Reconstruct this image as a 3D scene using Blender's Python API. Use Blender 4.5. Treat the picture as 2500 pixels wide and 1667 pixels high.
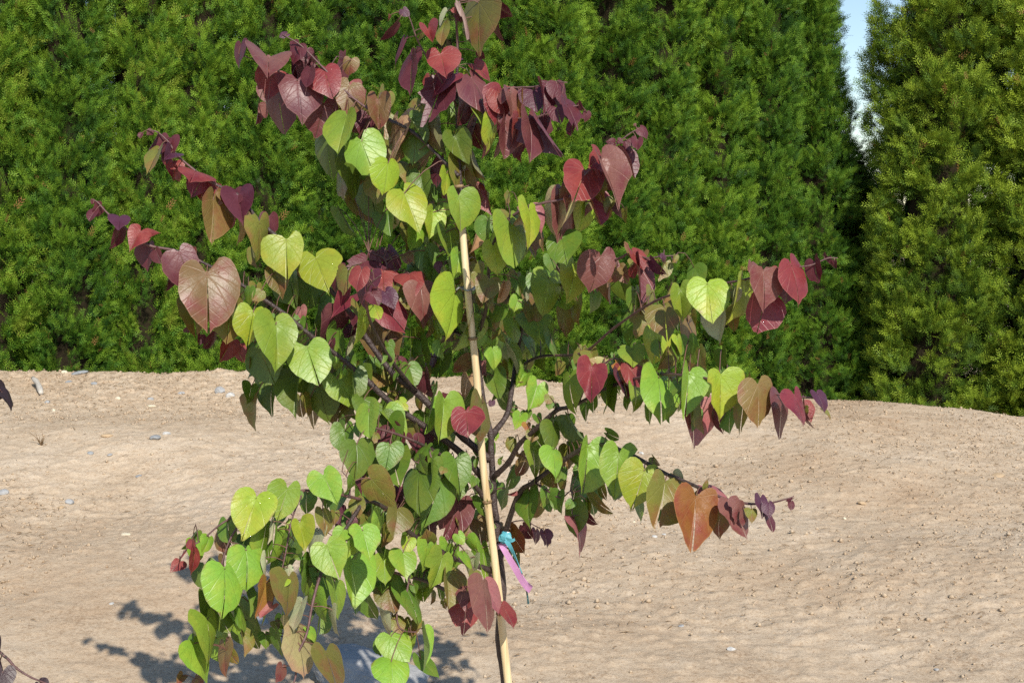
import bpy, math, random
import numpy as np
from mathutils import Vector

# ------------------------------------------------------------------ camera, sky, sun, exposure
scene = bpy.context.scene
for o in list(bpy.data.objects):
    bpy.data.objects.remove(o, do_unlink=True)
COL = scene.collection
PW, PH = 2500.0, 1667.0                      # pixel frame of the photograph
FOC = 50.0
FPX = PW * FOC / 36.0
CAM_Z, PITCH = 1.5, math.radians(-5.0)
TREE_Y = 3.2

cam_d = bpy.data.cameras.new('camera')
cam = bpy.data.objects.new('camera', cam_d)
COL.objects.link(cam)
cam.location = (0, 0, CAM_Z)
cam.rotation_euler = (math.radians(90) + PITCH, 0, 0)
cam_d.lens = FOC
cam_d.sensor_width = 36.0
cam_d.clip_end = 3000
cam_d.dof.use_dof = True
cam_d.dof.focus_distance = 3.1
cam_d.dof.aperture_fstop = 32.0
scene.camera = cam

SUN_FROM = Vector((0.40, -1.22, 1.0)).normalized()
world = bpy.data.worlds.new('World')
scene.world = world
world.use_nodes = True
wn = world.node_tree
sky = wn.nodes.new('ShaderNodeTexSky')
sky.sky_type = 'NISHITA'
sky.sun_disc = False
sky.sun_elevation = math.asin(SUN_FROM.z)
sky.sun_rotation = math.atan2(SUN_FROM.x, SUN_FROM.y)
sky.air_density = 1.0
sky.dust_density = 0.15
sky.ozone_density = 1.6
bgn = wn.nodes['Background']
bgn.inputs['Strength'].default_value = 0.115
wn.links.new(sky.outputs['Color'], bgn.inputs['Color'])

sun_d = bpy.data.lights.new('sun', 'SUN')
sun_d.energy = 4.6
sun_d.angle = math.radians(0.53)
sun_d.color = (1.0, 0.94, 0.83)
sun = bpy.data.objects.new('sun', sun_d)
COL.objects.link(sun)
sun.location = SUN_FROM * 30
sun.rotation_euler = (-SUN_FROM).to_track_quat('-Z', 'Y').to_euler()

scene.view_settings.view_transform = 'Standard'
scene.view_settings.look = 'None'
scene.view_settings.gamma = 1.0
scene.view_settings.exposure = 0.27
scene.cycles.use_denoising = False
scene.cycles.max_bounces = 8
scene.cycles.transparent_max_bounces = 4

# ------------------------------------------------------------------ helpers
CP, SP = math.cos(PITCH), math.sin(PITCH)

def ray(px, py):
    u = (px - PW / 2) / FPX
    v = -(py - PH / 2) / FPX
    return Vector((u, CP - v * SP, SP + v * CP))

def at(px, py, Y):
    r = ray(px, py)
    return Vector((0, 0, CAM_Z)) + r * (Y / r.y)

def mesh_obj(name, verts, faces, mats, parent=None, smooth=True, mat_idx=None, uvs=None, rim=None):
    me = bpy.data.meshes.new(name)
    me.from_pydata([tuple(v) for v in verts], [], [tuple(f) for f in faces])
    for m in (mats if isinstance(mats, (list, tuple)) else [mats]):
        me.materials.append(m)
    if mat_idx is not None:
        me.polygons.foreach_set('material_index', mat_idx)
    if smooth:
        me.polygons.foreach_set('use_smooth', [True] * len(me.polygons))
    if rim is not None:
        at_ = me.attributes.new('rim', 'FLOAT', 'POINT')
        at_.data.foreach_set('value', np.asarray(rim, dtype=np.float32))
    if uvs is not None:
        lay = me.uv_layers.new(name='UVMap')
        li = np.zeros(len(me.loops), dtype=np.int32)
        me.loops.foreach_get('vertex_index', li)
        lay.data.foreach_set('uv', np.asarray(uvs, dtype=np.float32)[li].ravel())
    me.update()
    o = bpy.data.objects.new(name, me)
    COL.objects.link(o)
    if parent is not None:
        o.parent = parent
    return o

def big_mesh(name, V, quads, mat, parent=None, smooth=False, tint=None, tris=None):
    me = bpy.data.meshes.new(name)
    V = np.asarray(V, dtype=np.float32)
    F = np.asarray(quads if quads is not None else tris, dtype=np.int32)
    k = F.shape[1]
    me.vertices.add(len(V)); me.vertices.foreach_set('co', V.ravel())
    me.loops.add(F.size); me.loops.foreach_set('vertex_index', F.ravel())
    me.polygons.add(len(F)); me.polygons.foreach_set('loop_start', np.arange(len(F), dtype=np.int32) * k)
    if smooth:
        me.polygons.foreach_set('use_smooth', np.ones(len(F), dtype=bool))
    if tint is not None:
        a = me.attributes.new('tint', 'FLOAT', 'POINT')
        a.data.foreach_set('value', np.asarray(tint, dtype=np.float32))
    me.materials.append(mat)
    me.update(calc_edges=True)
    o = bpy.data.objects.new(name, me)
    COL.objects.link(o)
    if parent is not None:
        o.parent = parent
    return o

def thing(name, label, cat, loc=(0, 0, 0), group=None):
    o = bpy.data.objects.new(name, None)
    o.empty_display_size = 0.1
    COL.objects.link(o)
    o.location = loc
    o['label'] = label
    o['category'] = cat
    if group:
        o['group'] = group
    return o

def tag(o, label, cat, group=None):
    o['label'] = label
    o['category'] = cat
    if group:
        o['group'] = group
    return o

def place_parts(root):
    """children were built in world coordinates: keep them where they are under a moved Empty"""
    loc = Vector(root.location)
    for c in root.children:
        c.matrix_parent_inverse = root.matrix_basis.inverted()

def catmull(pts, n=6):
    P = [Vector(p) for p in pts]
    P = [P[0] * 2 - P[1]] + P + [P[-1] * 2 - P[-2]]
    out = []
    for i in range(1, len(P) - 2):
        for k in range(n):
            t = k / n
            a, b, c, d = P[i - 1], P[i], P[i + 1], P[i + 2]
            out.append(0.5 * ((2 * b) + (c - a) * t + (2 * a - 5 * b + 4 * c - d) * t * t + (3 * b - a - 3 * c + d) * t ** 3))
    out.append(P[-2].copy())
    return out

def tube(pts, radii, sides=8, cap=True):
    V, F = [], []
    n = len(pts)
    t0 = (pts[1] - pts[0]).normalized()
    ref = Vector((1, 0, 0)) if abs(t0.x) < 0.8 else Vector((0, 1, 0))
    nrm = t0.cross(ref).normalized()
    for i in range(n):
        t = (pts[min(i + 1, n - 1)] - pts[max(i - 1, 0)])
        if t.length < 1e-9:
            t = t0.copy()
        t.normalize()
        nrm = (nrm - t * nrm.dot(t))
        if nrm.length < 1e-6:
            nrm = t.orthogonal()
        nrm.normalize()
        b = t.cross(nrm)
        for k in range(sides):
            a = 2 * math.pi * k / sides
            V.append(pts[i] + (nrm * math.cos(a) + b * math.sin(a)) * radii[i])
    for i in range(n - 1):
        for k in range(sides):
            k2 = (k + 1) % sides
            F.append((i * sides + k, i * sides + k2, (i + 1) * sides + k2, (i + 1) * sides + k))
    if cap:
        F.append(tuple(range(sides - 1, -1, -1)))
        F.append(tuple(range((n - 1) * sides, n * sides)))
    return V, F

def vnoise(x, y, seed=0):
    xi = np.floor(x).astype(np.int64); yi = np.floor(y).astype(np.int64)
    xf = x - xi; yf = y - yi
    xf = xf * xf * (3 - 2 * xf); yf = yf * yf * (3 - 2 * yf)
    def h(a, b):
        n = (a * 374761393 + b * 668265263 + seed * 1442695041) & 0x7fffffff
        n = ((n ^ (n >> 13)) * 1274126177) & 0x7fffffff
        n = n ^ (n >> 16)
        return (n & 0xffff) / 65535.0
    return (h(xi, yi) * (1 - xf) + h(xi + 1, yi) * xf) * (1 - yf) + (h(xi, yi + 1) * (1 - xf) + h(xi + 1, yi + 1) * xf) * yf

# ------------------------------------------------------------------ materials
def new_mat(name):
    m = bpy.data.materials.new(name)
    m.use_nodes = True
    nt = m.node_tree
    return m, nt, nt.nodes, nt.links, nt.nodes['Principled BSDF']

def ramp(nodes, stops):
    r = nodes.new('ShaderNodeValToRGB')
    el = r.color_ramp.elements
    while len(el) < len(stops):
        el.new(0.5)
    for e, (p, c) in zip(el, stops):
        e.position = p
        e.color = (*c, 1)
    return r

def noise(nodes, links, scale, detail=4, rough=0.6, coord='Object', vec=None):
    n = nodes.new('ShaderNodeTexNoise')
    n.inputs['Scale'].default_value = scale
    n.inputs['Detail'].default_value = detail
    n.inputs['Roughness'].default_value = rough
    if vec is None:
        tc = nodes.new('ShaderNodeTexCoord')
        vec = tc.outputs[coord]
    links.new(vec, n.inputs['Vector'])
    return n

def math_n(nodes, links, op, a, b=None, c=None):
    n = nodes.new('ShaderNodeMath')
    n.operation = op
    for i, v in enumerate((a, b, c)):
        if v is None:
            continue
        if isinstance(v, (int, float)):
            n.inputs[i].default_value = v
        else:
            links.new(v, n.inputs[i])
    return n.outputs[0]

def mixc(nodes, links, fac, a, b, blend='MIX'):
    n = nodes.new('ShaderNodeMix')
    n.data_type = 'RGBA'
    n.blend_type = blend
    for sock, v in ((n.inputs[0], fac), (n.inputs[6], a), (n.inputs[7], b)):
        if isinstance(v, (int, float)):
            sock.default_value = v
        elif isinstance(v, tuple):
            sock.default_value = (*v, 1)
        else:
            links.new(v, sock)
    return n.outputs[2]

def simple_mat(name, c1, c2, scale=20, rough=0.7, bump=0.3, bscale=None, spec=0.4, coord='Object'):
    m, nt, N, L, b = new_mat(name)
    n = noise(N, L, scale, 5, 0.6, coord)
    r = ramp(N, [(0.3, c1), (0.7, c2)])
    L.new(n.outputs['Fac'], r.inputs['Fac'])
    L.new(r.outputs['Color'], b.inputs['Base Color'])
    b.inputs['Roughness'].default_value = rough
    b.inputs['Specular IOR Level'].default_value = spec
    if bump:
        n2 = noise(N, L, bscale or scale * 3, 4, 0.6, coord)
        bp = N.new('ShaderNodeBump')
        bp.inputs['Strength'].default_value = bump
        bp.inputs['Distance'].default_value = 0.01
        L.new(n2.outputs['Fac'], bp.inputs['Height'])
        L.new(bp.outputs['Normal'], b.inputs['Normal'])
    return m

# code: (main colour, second colour drifting in from the margin, vein colour, underside)
LEAFCOL = {
    'G': ((0.185, 0.310, 0.034), (0.255, 0.335, 0.036), (0.15, 0.23, 0.03), (0.26, 0.34, 0.12)),
    'Y': ((0.255, 0.340, 0.030), (0.330, 0.340, 0.030), (0.22, 0.24, 0.03), (0.33, 0.36, 0.13)),
    'D': ((0.098, 0.172, 0.020), (0.135, 0.185, 0.022), (0.06, 0.10, 0.015), (0.15, 0.19, 0.07)),  # deep green, with the shade on inner leaves put into the colour
    'O': ((0.165, 0.165, 0.032), (0.215, 0.110, 0.042), (0.24, 0.21, 0.06), (0.22, 0.21, 0.10)),
    'R': ((0.225, 0.038, 0.040), (0.160, 0.022, 0.030), (0.34, 0.13, 0.10), (0.27, 0.08, 0.080)),
    'M': ((0.180, 0.066, 0.060), (0.135, 0.028, 0.036), (0.29, 0.15, 0.12), (0.24, 0.09, 0.09)),
    'P': ((0.105, 0.026, 0.036), (0.080, 0.015, 0.026), (0.20, 0.06, 0.08), (0.19, 0.06, 0.07)),
    'V': ((0.078, 0.025, 0.050), (0.066, 0.016, 0.034), (0.16, 0.07, 0.11), (0.15, 0.06, 0.09)),
    'B': ((0.175, 0.112, 0.040), (0.190, 0.050, 0.036), (0.34, 0.19, 0.10), (0.26, 0.14, 0.09)),
    'A': ((0.290, 0.140, 0.032), (0.255, 0.070, 0.035), (0.42, 0.25, 0.08), (0.32, 0.18, 0.09)),
    'T': ((0.440, 0.270, 0.150), (0.420, 0.220, 0.120), (0.26, 0.11, 0.08), (0.40, 0.26, 0.15)),
    'K': ((0.350, 0.140, 0.130), (0.320, 0.085, 0.100), (0.22, 0.06, 0.07), (0.32, 0.13, 0.13)),
    'S': ((0.340, 0.350, 0.200), (0.360, 0.310, 0.200), (0.22, 0.19, 0.11), (0.30, 0.31, 0.18)),
    'L': ((0.430, 0.390, 0.170), (0.430, 0.290, 0.170), (0.26, 0.17, 0.10), (0.36, 0.33, 0.16)),
    'N': ((0.050, 0.030, 0.034), (0.036, 0.018, 0.022), (0.09, 0.05, 0.055), (0.10, 0.05, 0.055)),  # near-black purple, shade of the corner leaves put into the colour
    'W': ((0.300, 0.200, 0.180), (0.160, 0.080, 0.085), (0.30, 0.20, 0.18), (0.48, 0.38, 0.32)),
}

def leaf_material(code):
    c1, c2, cv, cu = LEAFCOL[code]
    m, nt, N, L, b = new_mat('redbud_leaf_' + code.lower())
    uv = N.new('ShaderNodeUVMap'); uv.uv_map = 'UVMap'
    sep = N.new('ShaderNodeSeparateXYZ'); L.new(uv.outputs['UV'], sep.inputs[0])
    u, v = sep.outputs[0], sep.outputs[1]
    au = math_n(N, L, 'ABSOLUTE', u)
    th = math_n(N, L, 'ARCTAN2', au, v)
    r = math_n(N, L, 'SQRT', math_n(N, L, 'ADD', math_n(N, L, 'MULTIPLY', u, u), math_n(N, L, 'MULTIPLY', v, v)))
    th = math_n(N, L, 'ADD', th, math_n(N, L, 'MULTIPLY', r, 0.22))
    dist = None
    for a, w in ((0.0, 1.0), (0.72, 1.15), (1.35, 1.3), (2.0, 1.6)):
        d = math_n(N, L, 'MULTIPLY', r, math_n(N, L, 'ABSOLUTE', math_n(N, L, 'SINE', math_n(N, L, 'SUBTRACT', th, a + (0.0 if a else 0.0)))))
        if a == 0.0:
            d = au
        d = math_n(N, L, 'MULTIPLY', d, w)
        dist = d if dist is None else math_n(N, L, 'MINIMUM', dist, d)
    vein = N.new('ShaderNodeMapRange'); vein.clamp = True
    vein.inputs['From Min'].default_value = 0.003
    vein.inputs['From Max'].default_value = 0.015
    vein.inputs['To Min'].default_value = 1.0
    vein.inputs['To Max'].default_value = 0.0
    L.new(dist, vein.inputs['Value'])
    # side veins leaving the midrib
    sv = math_n(N, L, 'SUBTRACT', v, math_n(N, L, 'MULTIPLY', au, 0.75))
    sv = math_n(N, L, 'PINGPONG', math_n(N, L, 'ADD', sv, 2.0), 0.085)
    sv2 = N.new('ShaderNodeMapRange'); sv2.clamp = True
    sv2.inputs['From Min'].default_value = 0.002
    sv2.inputs['From Max'].default_value = 0.012
    sv2.inputs['To Min'].default_value = 0.45
    sv2.inputs['To Max'].default_value = 0.0
    L.new(sv, sv2.inputs['Value'])
    veins = math_n(N, L, 'MAXIMUM', vein.outputs[0], sv2.outputs[0])
    # blotchy colour: noise in leaf coordinates, shifted per leaf
    oi = N.new('ShaderNodeObjectInfo')
    mp = N.new('ShaderNodeVectorMath'); mp.operation = 'ADD'
    comb = N.new('ShaderNodeCombineXYZ')
    L.new(math_n(N, L, 'MULTIPLY', oi.outputs['Random'], 37.0), comb.inputs[0])
    L.new(math_n(N, L, 'MULTIPLY', oi.outputs['Random'], 91.0), comb.inputs[2])
    L.new(uv.outputs['UV'], mp.inputs[0]); L.new(comb.outputs[0], mp.inputs[1])
    n1 = noise(N, L, 2.2, 3, 0.55, vec=mp.outputs[0])
    n2 = noise(N, L, 14, 4, 0.65, vec=mp.outputs[0])
    edge = math_n(N, L, 'MULTIPLY_ADD', r, 0.75, -0.28)
    f = math_n(N, L, 'ADD', math_n(N, L, 'MULTIPLY_ADD', n1.outputs['Fac'], 3.6, -1.65), edge)
    fc = N.new('ShaderNodeClamp'); L.new(f, fc.inputs[0])
    col = mixc(N, L, fc.outputs[0], c1, c2)
    col = mixc(N, L, math_n(N, L, 'MULTIPLY', veins, 0.26), col, cv)
    # fine mottling and a small per-leaf shift
    val = math_n(N, L, 'ADD', math_n(N, L, 'MULTIPLY', n2.outputs['Fac'], 0.5), 0.75)
    val = math_n(N, L, 'MULTIPLY', val, math_n(N, L, 'MULTIPLY_ADD', oi.outputs['Random'], 0.36, 0.82))
    hs = N.new('ShaderNodeHueSaturation')
    L.new(math_n(N, L, 'MULTIPLY_ADD', oi.outputs['Random'], 0.03, 0.485), hs.inputs['Hue'])
    L.new(val, hs.inputs['Value']); L.new(col, hs.inputs['Color'])
    # a few dark specks
    vor = N.new('ShaderNodeTexVoronoi'); vor.inputs['Scale'].default_value = 7.0
    L.new(mp.outputs[0], vor.inputs['Vector'])
    spk = N.new('ShaderNodeMapRange'); spk.clamp = True
    spk.inputs['From Min'].default_value = 0.035; spk.inputs['From Max'].default_value = 0.06
    spk.inputs['To Min'].default_value = 0.55; spk.inputs['To Max'].default_value = 0.0
    L.new(vor.outputs['Distance'], spk.inputs['Value'])
    col = mixc(N, L, spk.outputs[0], hs.outputs['Color'], (0.06, 0.035, 0.02))
    rimn = N.new('ShaderNodeAttribute'); rimn.attribute_name = 'rim'
    # dry brown margin on some leaves, thin paler rim on all
    br = math_n(N, L, 'ADD', rimn.outputs['Fac'], math_n(N, L, 'MULTIPLY_ADD', n1.outputs['Fac'], 0.9, -0.45))
    br = math_n(N, L, 'ADD', br, math_n(N, L, 'MULTIPLY_ADD', oi.outputs['Random'], 0.28, -0.25))
    brm = N.new('ShaderNodeMapRange'); brm.clamp = True
    brm.inputs['From Min'].default_value = 0.98; brm.inputs['From Max'].default_value = 1.12
    brm.inputs['To Min'].default_value = 0.0; brm.inputs['To Max'].default_value = 0.7
    L.new(br, brm.inputs['Value'])
    col = mixc(N, L, brm.outputs[0], col, (0.15, 0.075, 0.035))
    pr = N.new('ShaderNodeMapRange'); pr.clamp = True
    pr.inputs['From Min'].default_value = 0.965; pr.inputs['From Max'].default_value = 1.0
    pr.inputs['To Min'].default_value = 0.0; pr.inputs['To Max'].default_value = 0.45
    L.new(rimn.outputs['Fac'], pr.inputs['Value'])
    col = mixc(N, L, pr.outputs[0], col, cv)
    geo = N.new('ShaderNodeNewGeometry')
    under = mixc(N, L, math_n(N, L, 'MULTIPLY', veins, 0.5), cu, cv)
    col = mixc(N, L, geo.outputs['Backfacing'], col, under)
    L.new(col, b.inputs['Base Color'])
    b.inputs['Specular IOR Level'].default_value = 0.5
    bp = N.new('ShaderNodeBump'); bp.inputs['Strength'].default_value = 0.35
    bp.inputs['Distance'].default_value = 0.003
    h = math_n(N, L, 'SUBTRACT', math_n(N, L, 'MULTIPLY', n2.outputs['Fac'], 0.8), math_n(N, L, 'MULTIPLY', veins, 0.8))
    dv = N.new('ShaderNodeTexVoronoi'); dv.inputs['Scale'].default_value = 5.2
    sh = N.new('ShaderNodeVectorMath'); sh.operation = 'ADD'; sh.inputs[1].default_value = (3.3, 8.1, 1.7)
    L.new(mp.outputs[0], sh.inputs[0]); L.new(sh.outputs[0], dv.inputs['Vector'])
    dm = N.new('ShaderNodeMapRange'); dm.clamp = True
    dm.inputs['From Min'].default_value = 0.0; dm.inputs['From Max'].default_value = 0.085
    dm.inputs['To Min'].default_value = 1.0; dm.inputs['To Max'].default_value = 0.0
    L.new(dv.outputs['Distance'], dm.inputs['Value'])
    h = math_n(N, L, 'ADD', h, math_n(N, L, 'MULTIPLY', math_n(N, L, 'SQRT', dm.outputs[0]), 1.2))
    L.new(math_n(N, L, 'MULTIPLY_ADD', math_n(N, L, 'GREATER_THAN', dm.outputs[0], 0.05), -0.30, 0.40), b.inputs['Roughness'])
    L.new(h, bp.inputs['Height']); L.new(bp.outputs['Normal'], b.inputs['Normal'])
    tr = N.new('ShaderNodeBsdfTranslucent')
    tcol = N.new('ShaderNodeHueSaturation'); tcol.inputs['Saturation'].default_value = 1.25
    tcol.inputs['Value'].default_value = 1.15
    L.new(col, tcol.inputs['Color']); L.new(tcol.outputs['Color'], tr.inputs['Color'])
    mx = N.new('ShaderNodeMixShader'); mx.inputs[0].default_value = 0.17
    L.new(b.outputs[0], mx.inputs[1]); L.new(tr.outputs[0], mx.inputs[2])
    L.new(mx.outputs[0], nt.nodes['Material Output'].inputs['Surface'])
    return m

LEAF_MAT = {c: leaf_material(c) for c in LEAFCOL}
bark = simple_mat('dark_bark', (0.035, 0.022, 0.020), (0.075, 0.05, 0.045), 60, 0.45, 0.5, 160, 0.5)
twig_mat = simple_mat('purple_brown_twig', (0.09, 0.045, 0.045), (0.16, 0.085, 0.08), 80, 0.5, 0.2, 200, 0.4)
petiole_mat = simple_mat('petiole', (0.11, 0.05, 0.045), (0.2, 0.10, 0.07), 50, 0.5, 0)

def arbor_material(name, dark, mid, lite):
    m, nt, N, L, b = new_mat(name)
    at_ = N.new('ShaderNodeAttribute'); at_.attribute_name = 'tint'
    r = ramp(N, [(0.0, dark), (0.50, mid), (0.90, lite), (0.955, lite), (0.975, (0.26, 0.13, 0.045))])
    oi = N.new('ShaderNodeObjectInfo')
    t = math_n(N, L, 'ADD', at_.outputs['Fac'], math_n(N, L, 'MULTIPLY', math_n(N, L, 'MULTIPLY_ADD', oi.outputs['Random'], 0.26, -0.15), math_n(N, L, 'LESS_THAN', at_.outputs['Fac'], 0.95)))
    L.new(t, r.inputs['Fac'])
    L.new(r.outputs['Color'], b.inputs['Base Color'])
    b.inputs['Roughness'].default_value = 0.6
    b.inputs['Specular IOR Level'].default_value = 0.25
    tr = N.new('ShaderNodeBsdfTranslucent'); L.new(r.outputs['Color'], tr.inputs['Color'])
    mx = N.new('ShaderNodeMixShader'); mx.inputs[0].default_value = 0.12
    L.new(b.outputs[0], mx.inputs[1]); L.new(tr.outputs[0], mx.inputs[2])
    L.new(mx.outputs[0], nt.nodes['Material Output'].inputs['Surface'])
    return m

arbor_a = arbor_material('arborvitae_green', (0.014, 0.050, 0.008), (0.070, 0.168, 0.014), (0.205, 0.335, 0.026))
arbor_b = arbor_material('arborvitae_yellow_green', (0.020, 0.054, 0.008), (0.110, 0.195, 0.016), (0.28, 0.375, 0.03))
arbor_shade_brown = simple_mat('inner_brown_with_shade', (0.016, 0.013, 0.007), (0.034, 0.026, 0.014), 30, 0.9, 0.6, 60, 0.1)  # dead-twig brown taken nearly black: gap shade put into the colour

def soil_material():
    m, nt, N, L, b = new_mat('sandy_soil')
    tc = N.new('ShaderNodeTexCoord')
    big = noise(N, L, 0.9, 5, 0.6, vec=tc.outputs['Object'])
    mid = noise(N, L, 7, 6, 0.68, vec=tc.outputs['Object'])
    mp = N.new('ShaderNodeMapping'); mp.inputs['Scale'].default_value = (1.0, 1.0, 1.0)
    L.new(tc.outputs['Object'], mp.inputs['Vector'])
    fine = noise(N, L, 70, 7, 0.80, vec=mp.outputs[0])
    r1 = ramp(N, [(0.32, (0.455, 0.332, 0.222)), (0.5, (0.522, 0.413, 0.298)), (0.68, (0.61, 0.51, 0.395))])
    mixv = math_n(N, L, 'ADD', math_n(N, L, 'MULTIPLY', big.outputs['Fac'], 0.6), math_n(N, L, 'MULTIPLY', mid.outputs['Fac'], 0.4))
    L.new(mixv, r1.inputs['Fac'])
    r2 = ramp(N, [(0.28, (0.58, 0.47, 0.38)), (0.42, (0.85, 0.80, 0.75)), (0.50, (0.99, 0.98, 0.97)), (0.72, (1.14, 1.13, 1.11))])
    L.new(fine.outputs['Fac'], r2.inputs['Fac'])
    col = mixc(N, L, 1.0, r1.outputs['Color'], r2.outputs['Color'], 'MULTIPLY')
    speck = noise(N, L, 65, 5, 0.8, vec=mp.outputs[0])
    patch = noise(N, L, 3.2, 4, 0.7, vec=tc.outputs['Object'])
    sv = math_n(N, L, 'ADD', speck.outputs['Fac'], math_n(N, L, 'MULTIPLY_ADD', patch.outputs['Fac'], 0.5, -0.25))
    sm = N.new('ShaderNodeMapRange'); sm.clamp = True
    sm.inputs['From Min'].default_value = 0.555; sm.inputs['From Max'].default_value = 0.66
    sm.inputs['To Min'].default_value = 0.0; sm.inputs['To Max'].default_value = 0.5
    L.new(sv, sm.inputs['Value'])
    col = mixc(N, L, sm.outputs[0], col, (0.24, 0.15, 0.085))
    L.new(col, b.inputs['Base Color'])
    b.inputs['Roughness'].default_value = 0.95
    b.inputs['Specular IOR Level'].default_value = 0.1
    bp = N.new('ShaderNodeBump'); bp.inputs['Strength'].default_value = 0.55
    bp.inputs['Distance'].default_value = 0.012
    hh = math_n(N, L, 'ADD', fine.outputs['Fac'], math_n(N, L, 'MULTIPLY', mid.outputs['Fac'], 0.3))
    L.new(hh, bp.inputs['Height']); L.new(bp.outputs['Normal'], b.inputs['Normal'])
    return m
soil = soil_material()

# ------------------------------------------------------------------ ground: bank of sandy soil
def h_ground(x, y, detail=True):
    x = np.asarray(x, dtype=np.float64); y = np.asarray(y, dtype=np.float64)
    crest = np.interp(x, [-30, -4, -2.6, -1.2, 0.0, 1.2, 1.9, 2.45, 2.9, 3.25, 6, 30],
                      [0.35, 0.50, 0.515, 0.485, 0.445, 0.395, 0.36, 0.335, 0.285, 0.205, 0.05, 0.0])
    t = np.clip((y - 4.1) / (9.0 - 4.1), 0, 1)
    up = t * 0.55 + 0.45 * t * t * (3 - 2 * t)
    back = np.clip((y - 9.0) / 1.3, 0, 1)
    back = back * back * (3 - 2 * back)
    z = crest * up * (1 - back) + (crest - 0.62) * back
    lump = (vnoise(x * 1.1, y * 1.1, 3) - 0.5) * 0.10 + (vnoise(x * 3.1, y * 3.1, 5) - 0.5) * 0.022
    z = z + lump * np.clip((y - 2.5) / 2, 0.25, 1)
    if detail:
        near = np.exp(-np.maximum(0, np.abs(x) - 6) / 4) * np.exp(-np.maximum(0, y - 11) / 3)
        d = np.zeros_like(z)
        for f, a, sd_ in ((5.0, 0.008, 7), (13, 0.009, 9), (29, 0.013, 11)):
            nn = vnoise(x * f + 3.7 * sd_, y * f * 1.2, sd_) * 0.65 + vnoise(x * f * 2.1 + 1.3, y * f * 2.3, sd_ + 50) * 0.35
            d += a * (np.maximum(0, nn - 0.52) * 2.0 - 0.6 * np.maximum(0, 0.40 - nn))
        rough = 0.45 + 0.8 * vnoise(x * 0.8, y * 0.8, 21) + 0.5 * np.clip((y - 7.3) / 1.5, 0, 1) * np.clip(-x, 0, 1)
        z = z + d * near * rough
    return z

def axis(fine_a, fine_b, step, far_a, far_b):
    mid = np.arange(fine_a, fine_b, step)
    out = [fine_b]
    s = step
    while out[-1] < far_b:
        s *= 1.22
        out.append(out[-1] + s)
    lo = [fine_a]
    s = step
    while lo[-1] > far_a:
        s *= 1.22
        lo.append(lo[-1] - s)
    return np.concatenate([np.array(lo[:0:-1]), mid, np.array(out)])

gx = axis(-3.7, 3.9, 0.0135, -600, 600)
gy = axis(3.9, 9.3, 0.0135, -400, 900)
X, Y = np.meshgrid(gx, gy)
Z = h_ground(X, Y)
nx, ny = len(gx), len(gy)
idx = np.arange(nx * ny).reshape(ny, nx)
quads = np.stack([idx[:-1, :-1], idx[:-1, 1:], idx[1:, 1:], idx[1:, :-1]], -1).reshape(-1, 4)
ground = big_mesh('ground', np.stack([X, Y, Z], -1).reshape(-1, 3), quads, soil, smooth=True)
ground['kind'] = 'structure'
ground['label'] = 'bare sandy tan soil rising into a low bank before the hedge'

def ground_hit(px, py):
    r = ray(px, py)
    o = Vector((0, 0, CAM_Z))
    t = 3.0
    while t < 40:
        p = o + r * t
        if p.z < float(h_ground(p.x, p.y, False)):
            return p
        t += 0.01
    return o + r * 9

# ------------------------------------------------------------------ arborvitae
RNG = np.random.default_rng(7)

def spray_template():
    """flat fern-like spray: midrib plus branchlets, each a narrow diamond, some forked"""
    segs = [((0, 0), (0, 1.0), 0.040)]
    for k, t in enumerate(np.linspace(0.14, 0.80, 4)):
        for s in (-1, 1):
            tt = t + (0.04 if s > 0 else 0)
            ln = 0.52 * (1 - 0.50 * t) * (0.75 if k == 0 else 1)
            a = math.radians(46 - 14 * t)
            p = (0, tt)
            q = (s * ln * math.sin(a), tt + ln * math.cos(a))
            segs.append((p, q, 0.036))
            if k in (0,):
                m = (p[0] + (q[0] - p[0]) * 0.45, p[1] + (q[1] - p[1]) * 0.45)
                a2 = math.radians(12)
                q2 = (m[0] + s * ln * 0.45 * math.sin(a2), m[1] + ln * 0.5 * math.cos(a2))
                segs.append((m, q2, 0.034))
    V, F = [], []
    for (p, q, w) in segs:
        p = np.array(p, float); q = np.array(q, float)
        d = (q - p) / np.linalg.norm(q - p)
        n = np.array([-d[1], d[0]]) * w
        m = p + (q - p) * 0.35
        i = len(V)
        V += [m - n, q, m + n]
        F.append((i, i + 1, i + 2))
    V = np.array(V)
    return np.column_stack([V[:, 0], V[:, 1], -0.16 * V[:, 1] ** 2 - 0.25 * np.abs(V[:, 0]) ** 1.3]), np.array(F)

SPV, SPF = spray_template()

def unit(a):
    return a / np.maximum(1e-9, np.linalg.norm(a, axis=-1, keepdims=True))

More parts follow.
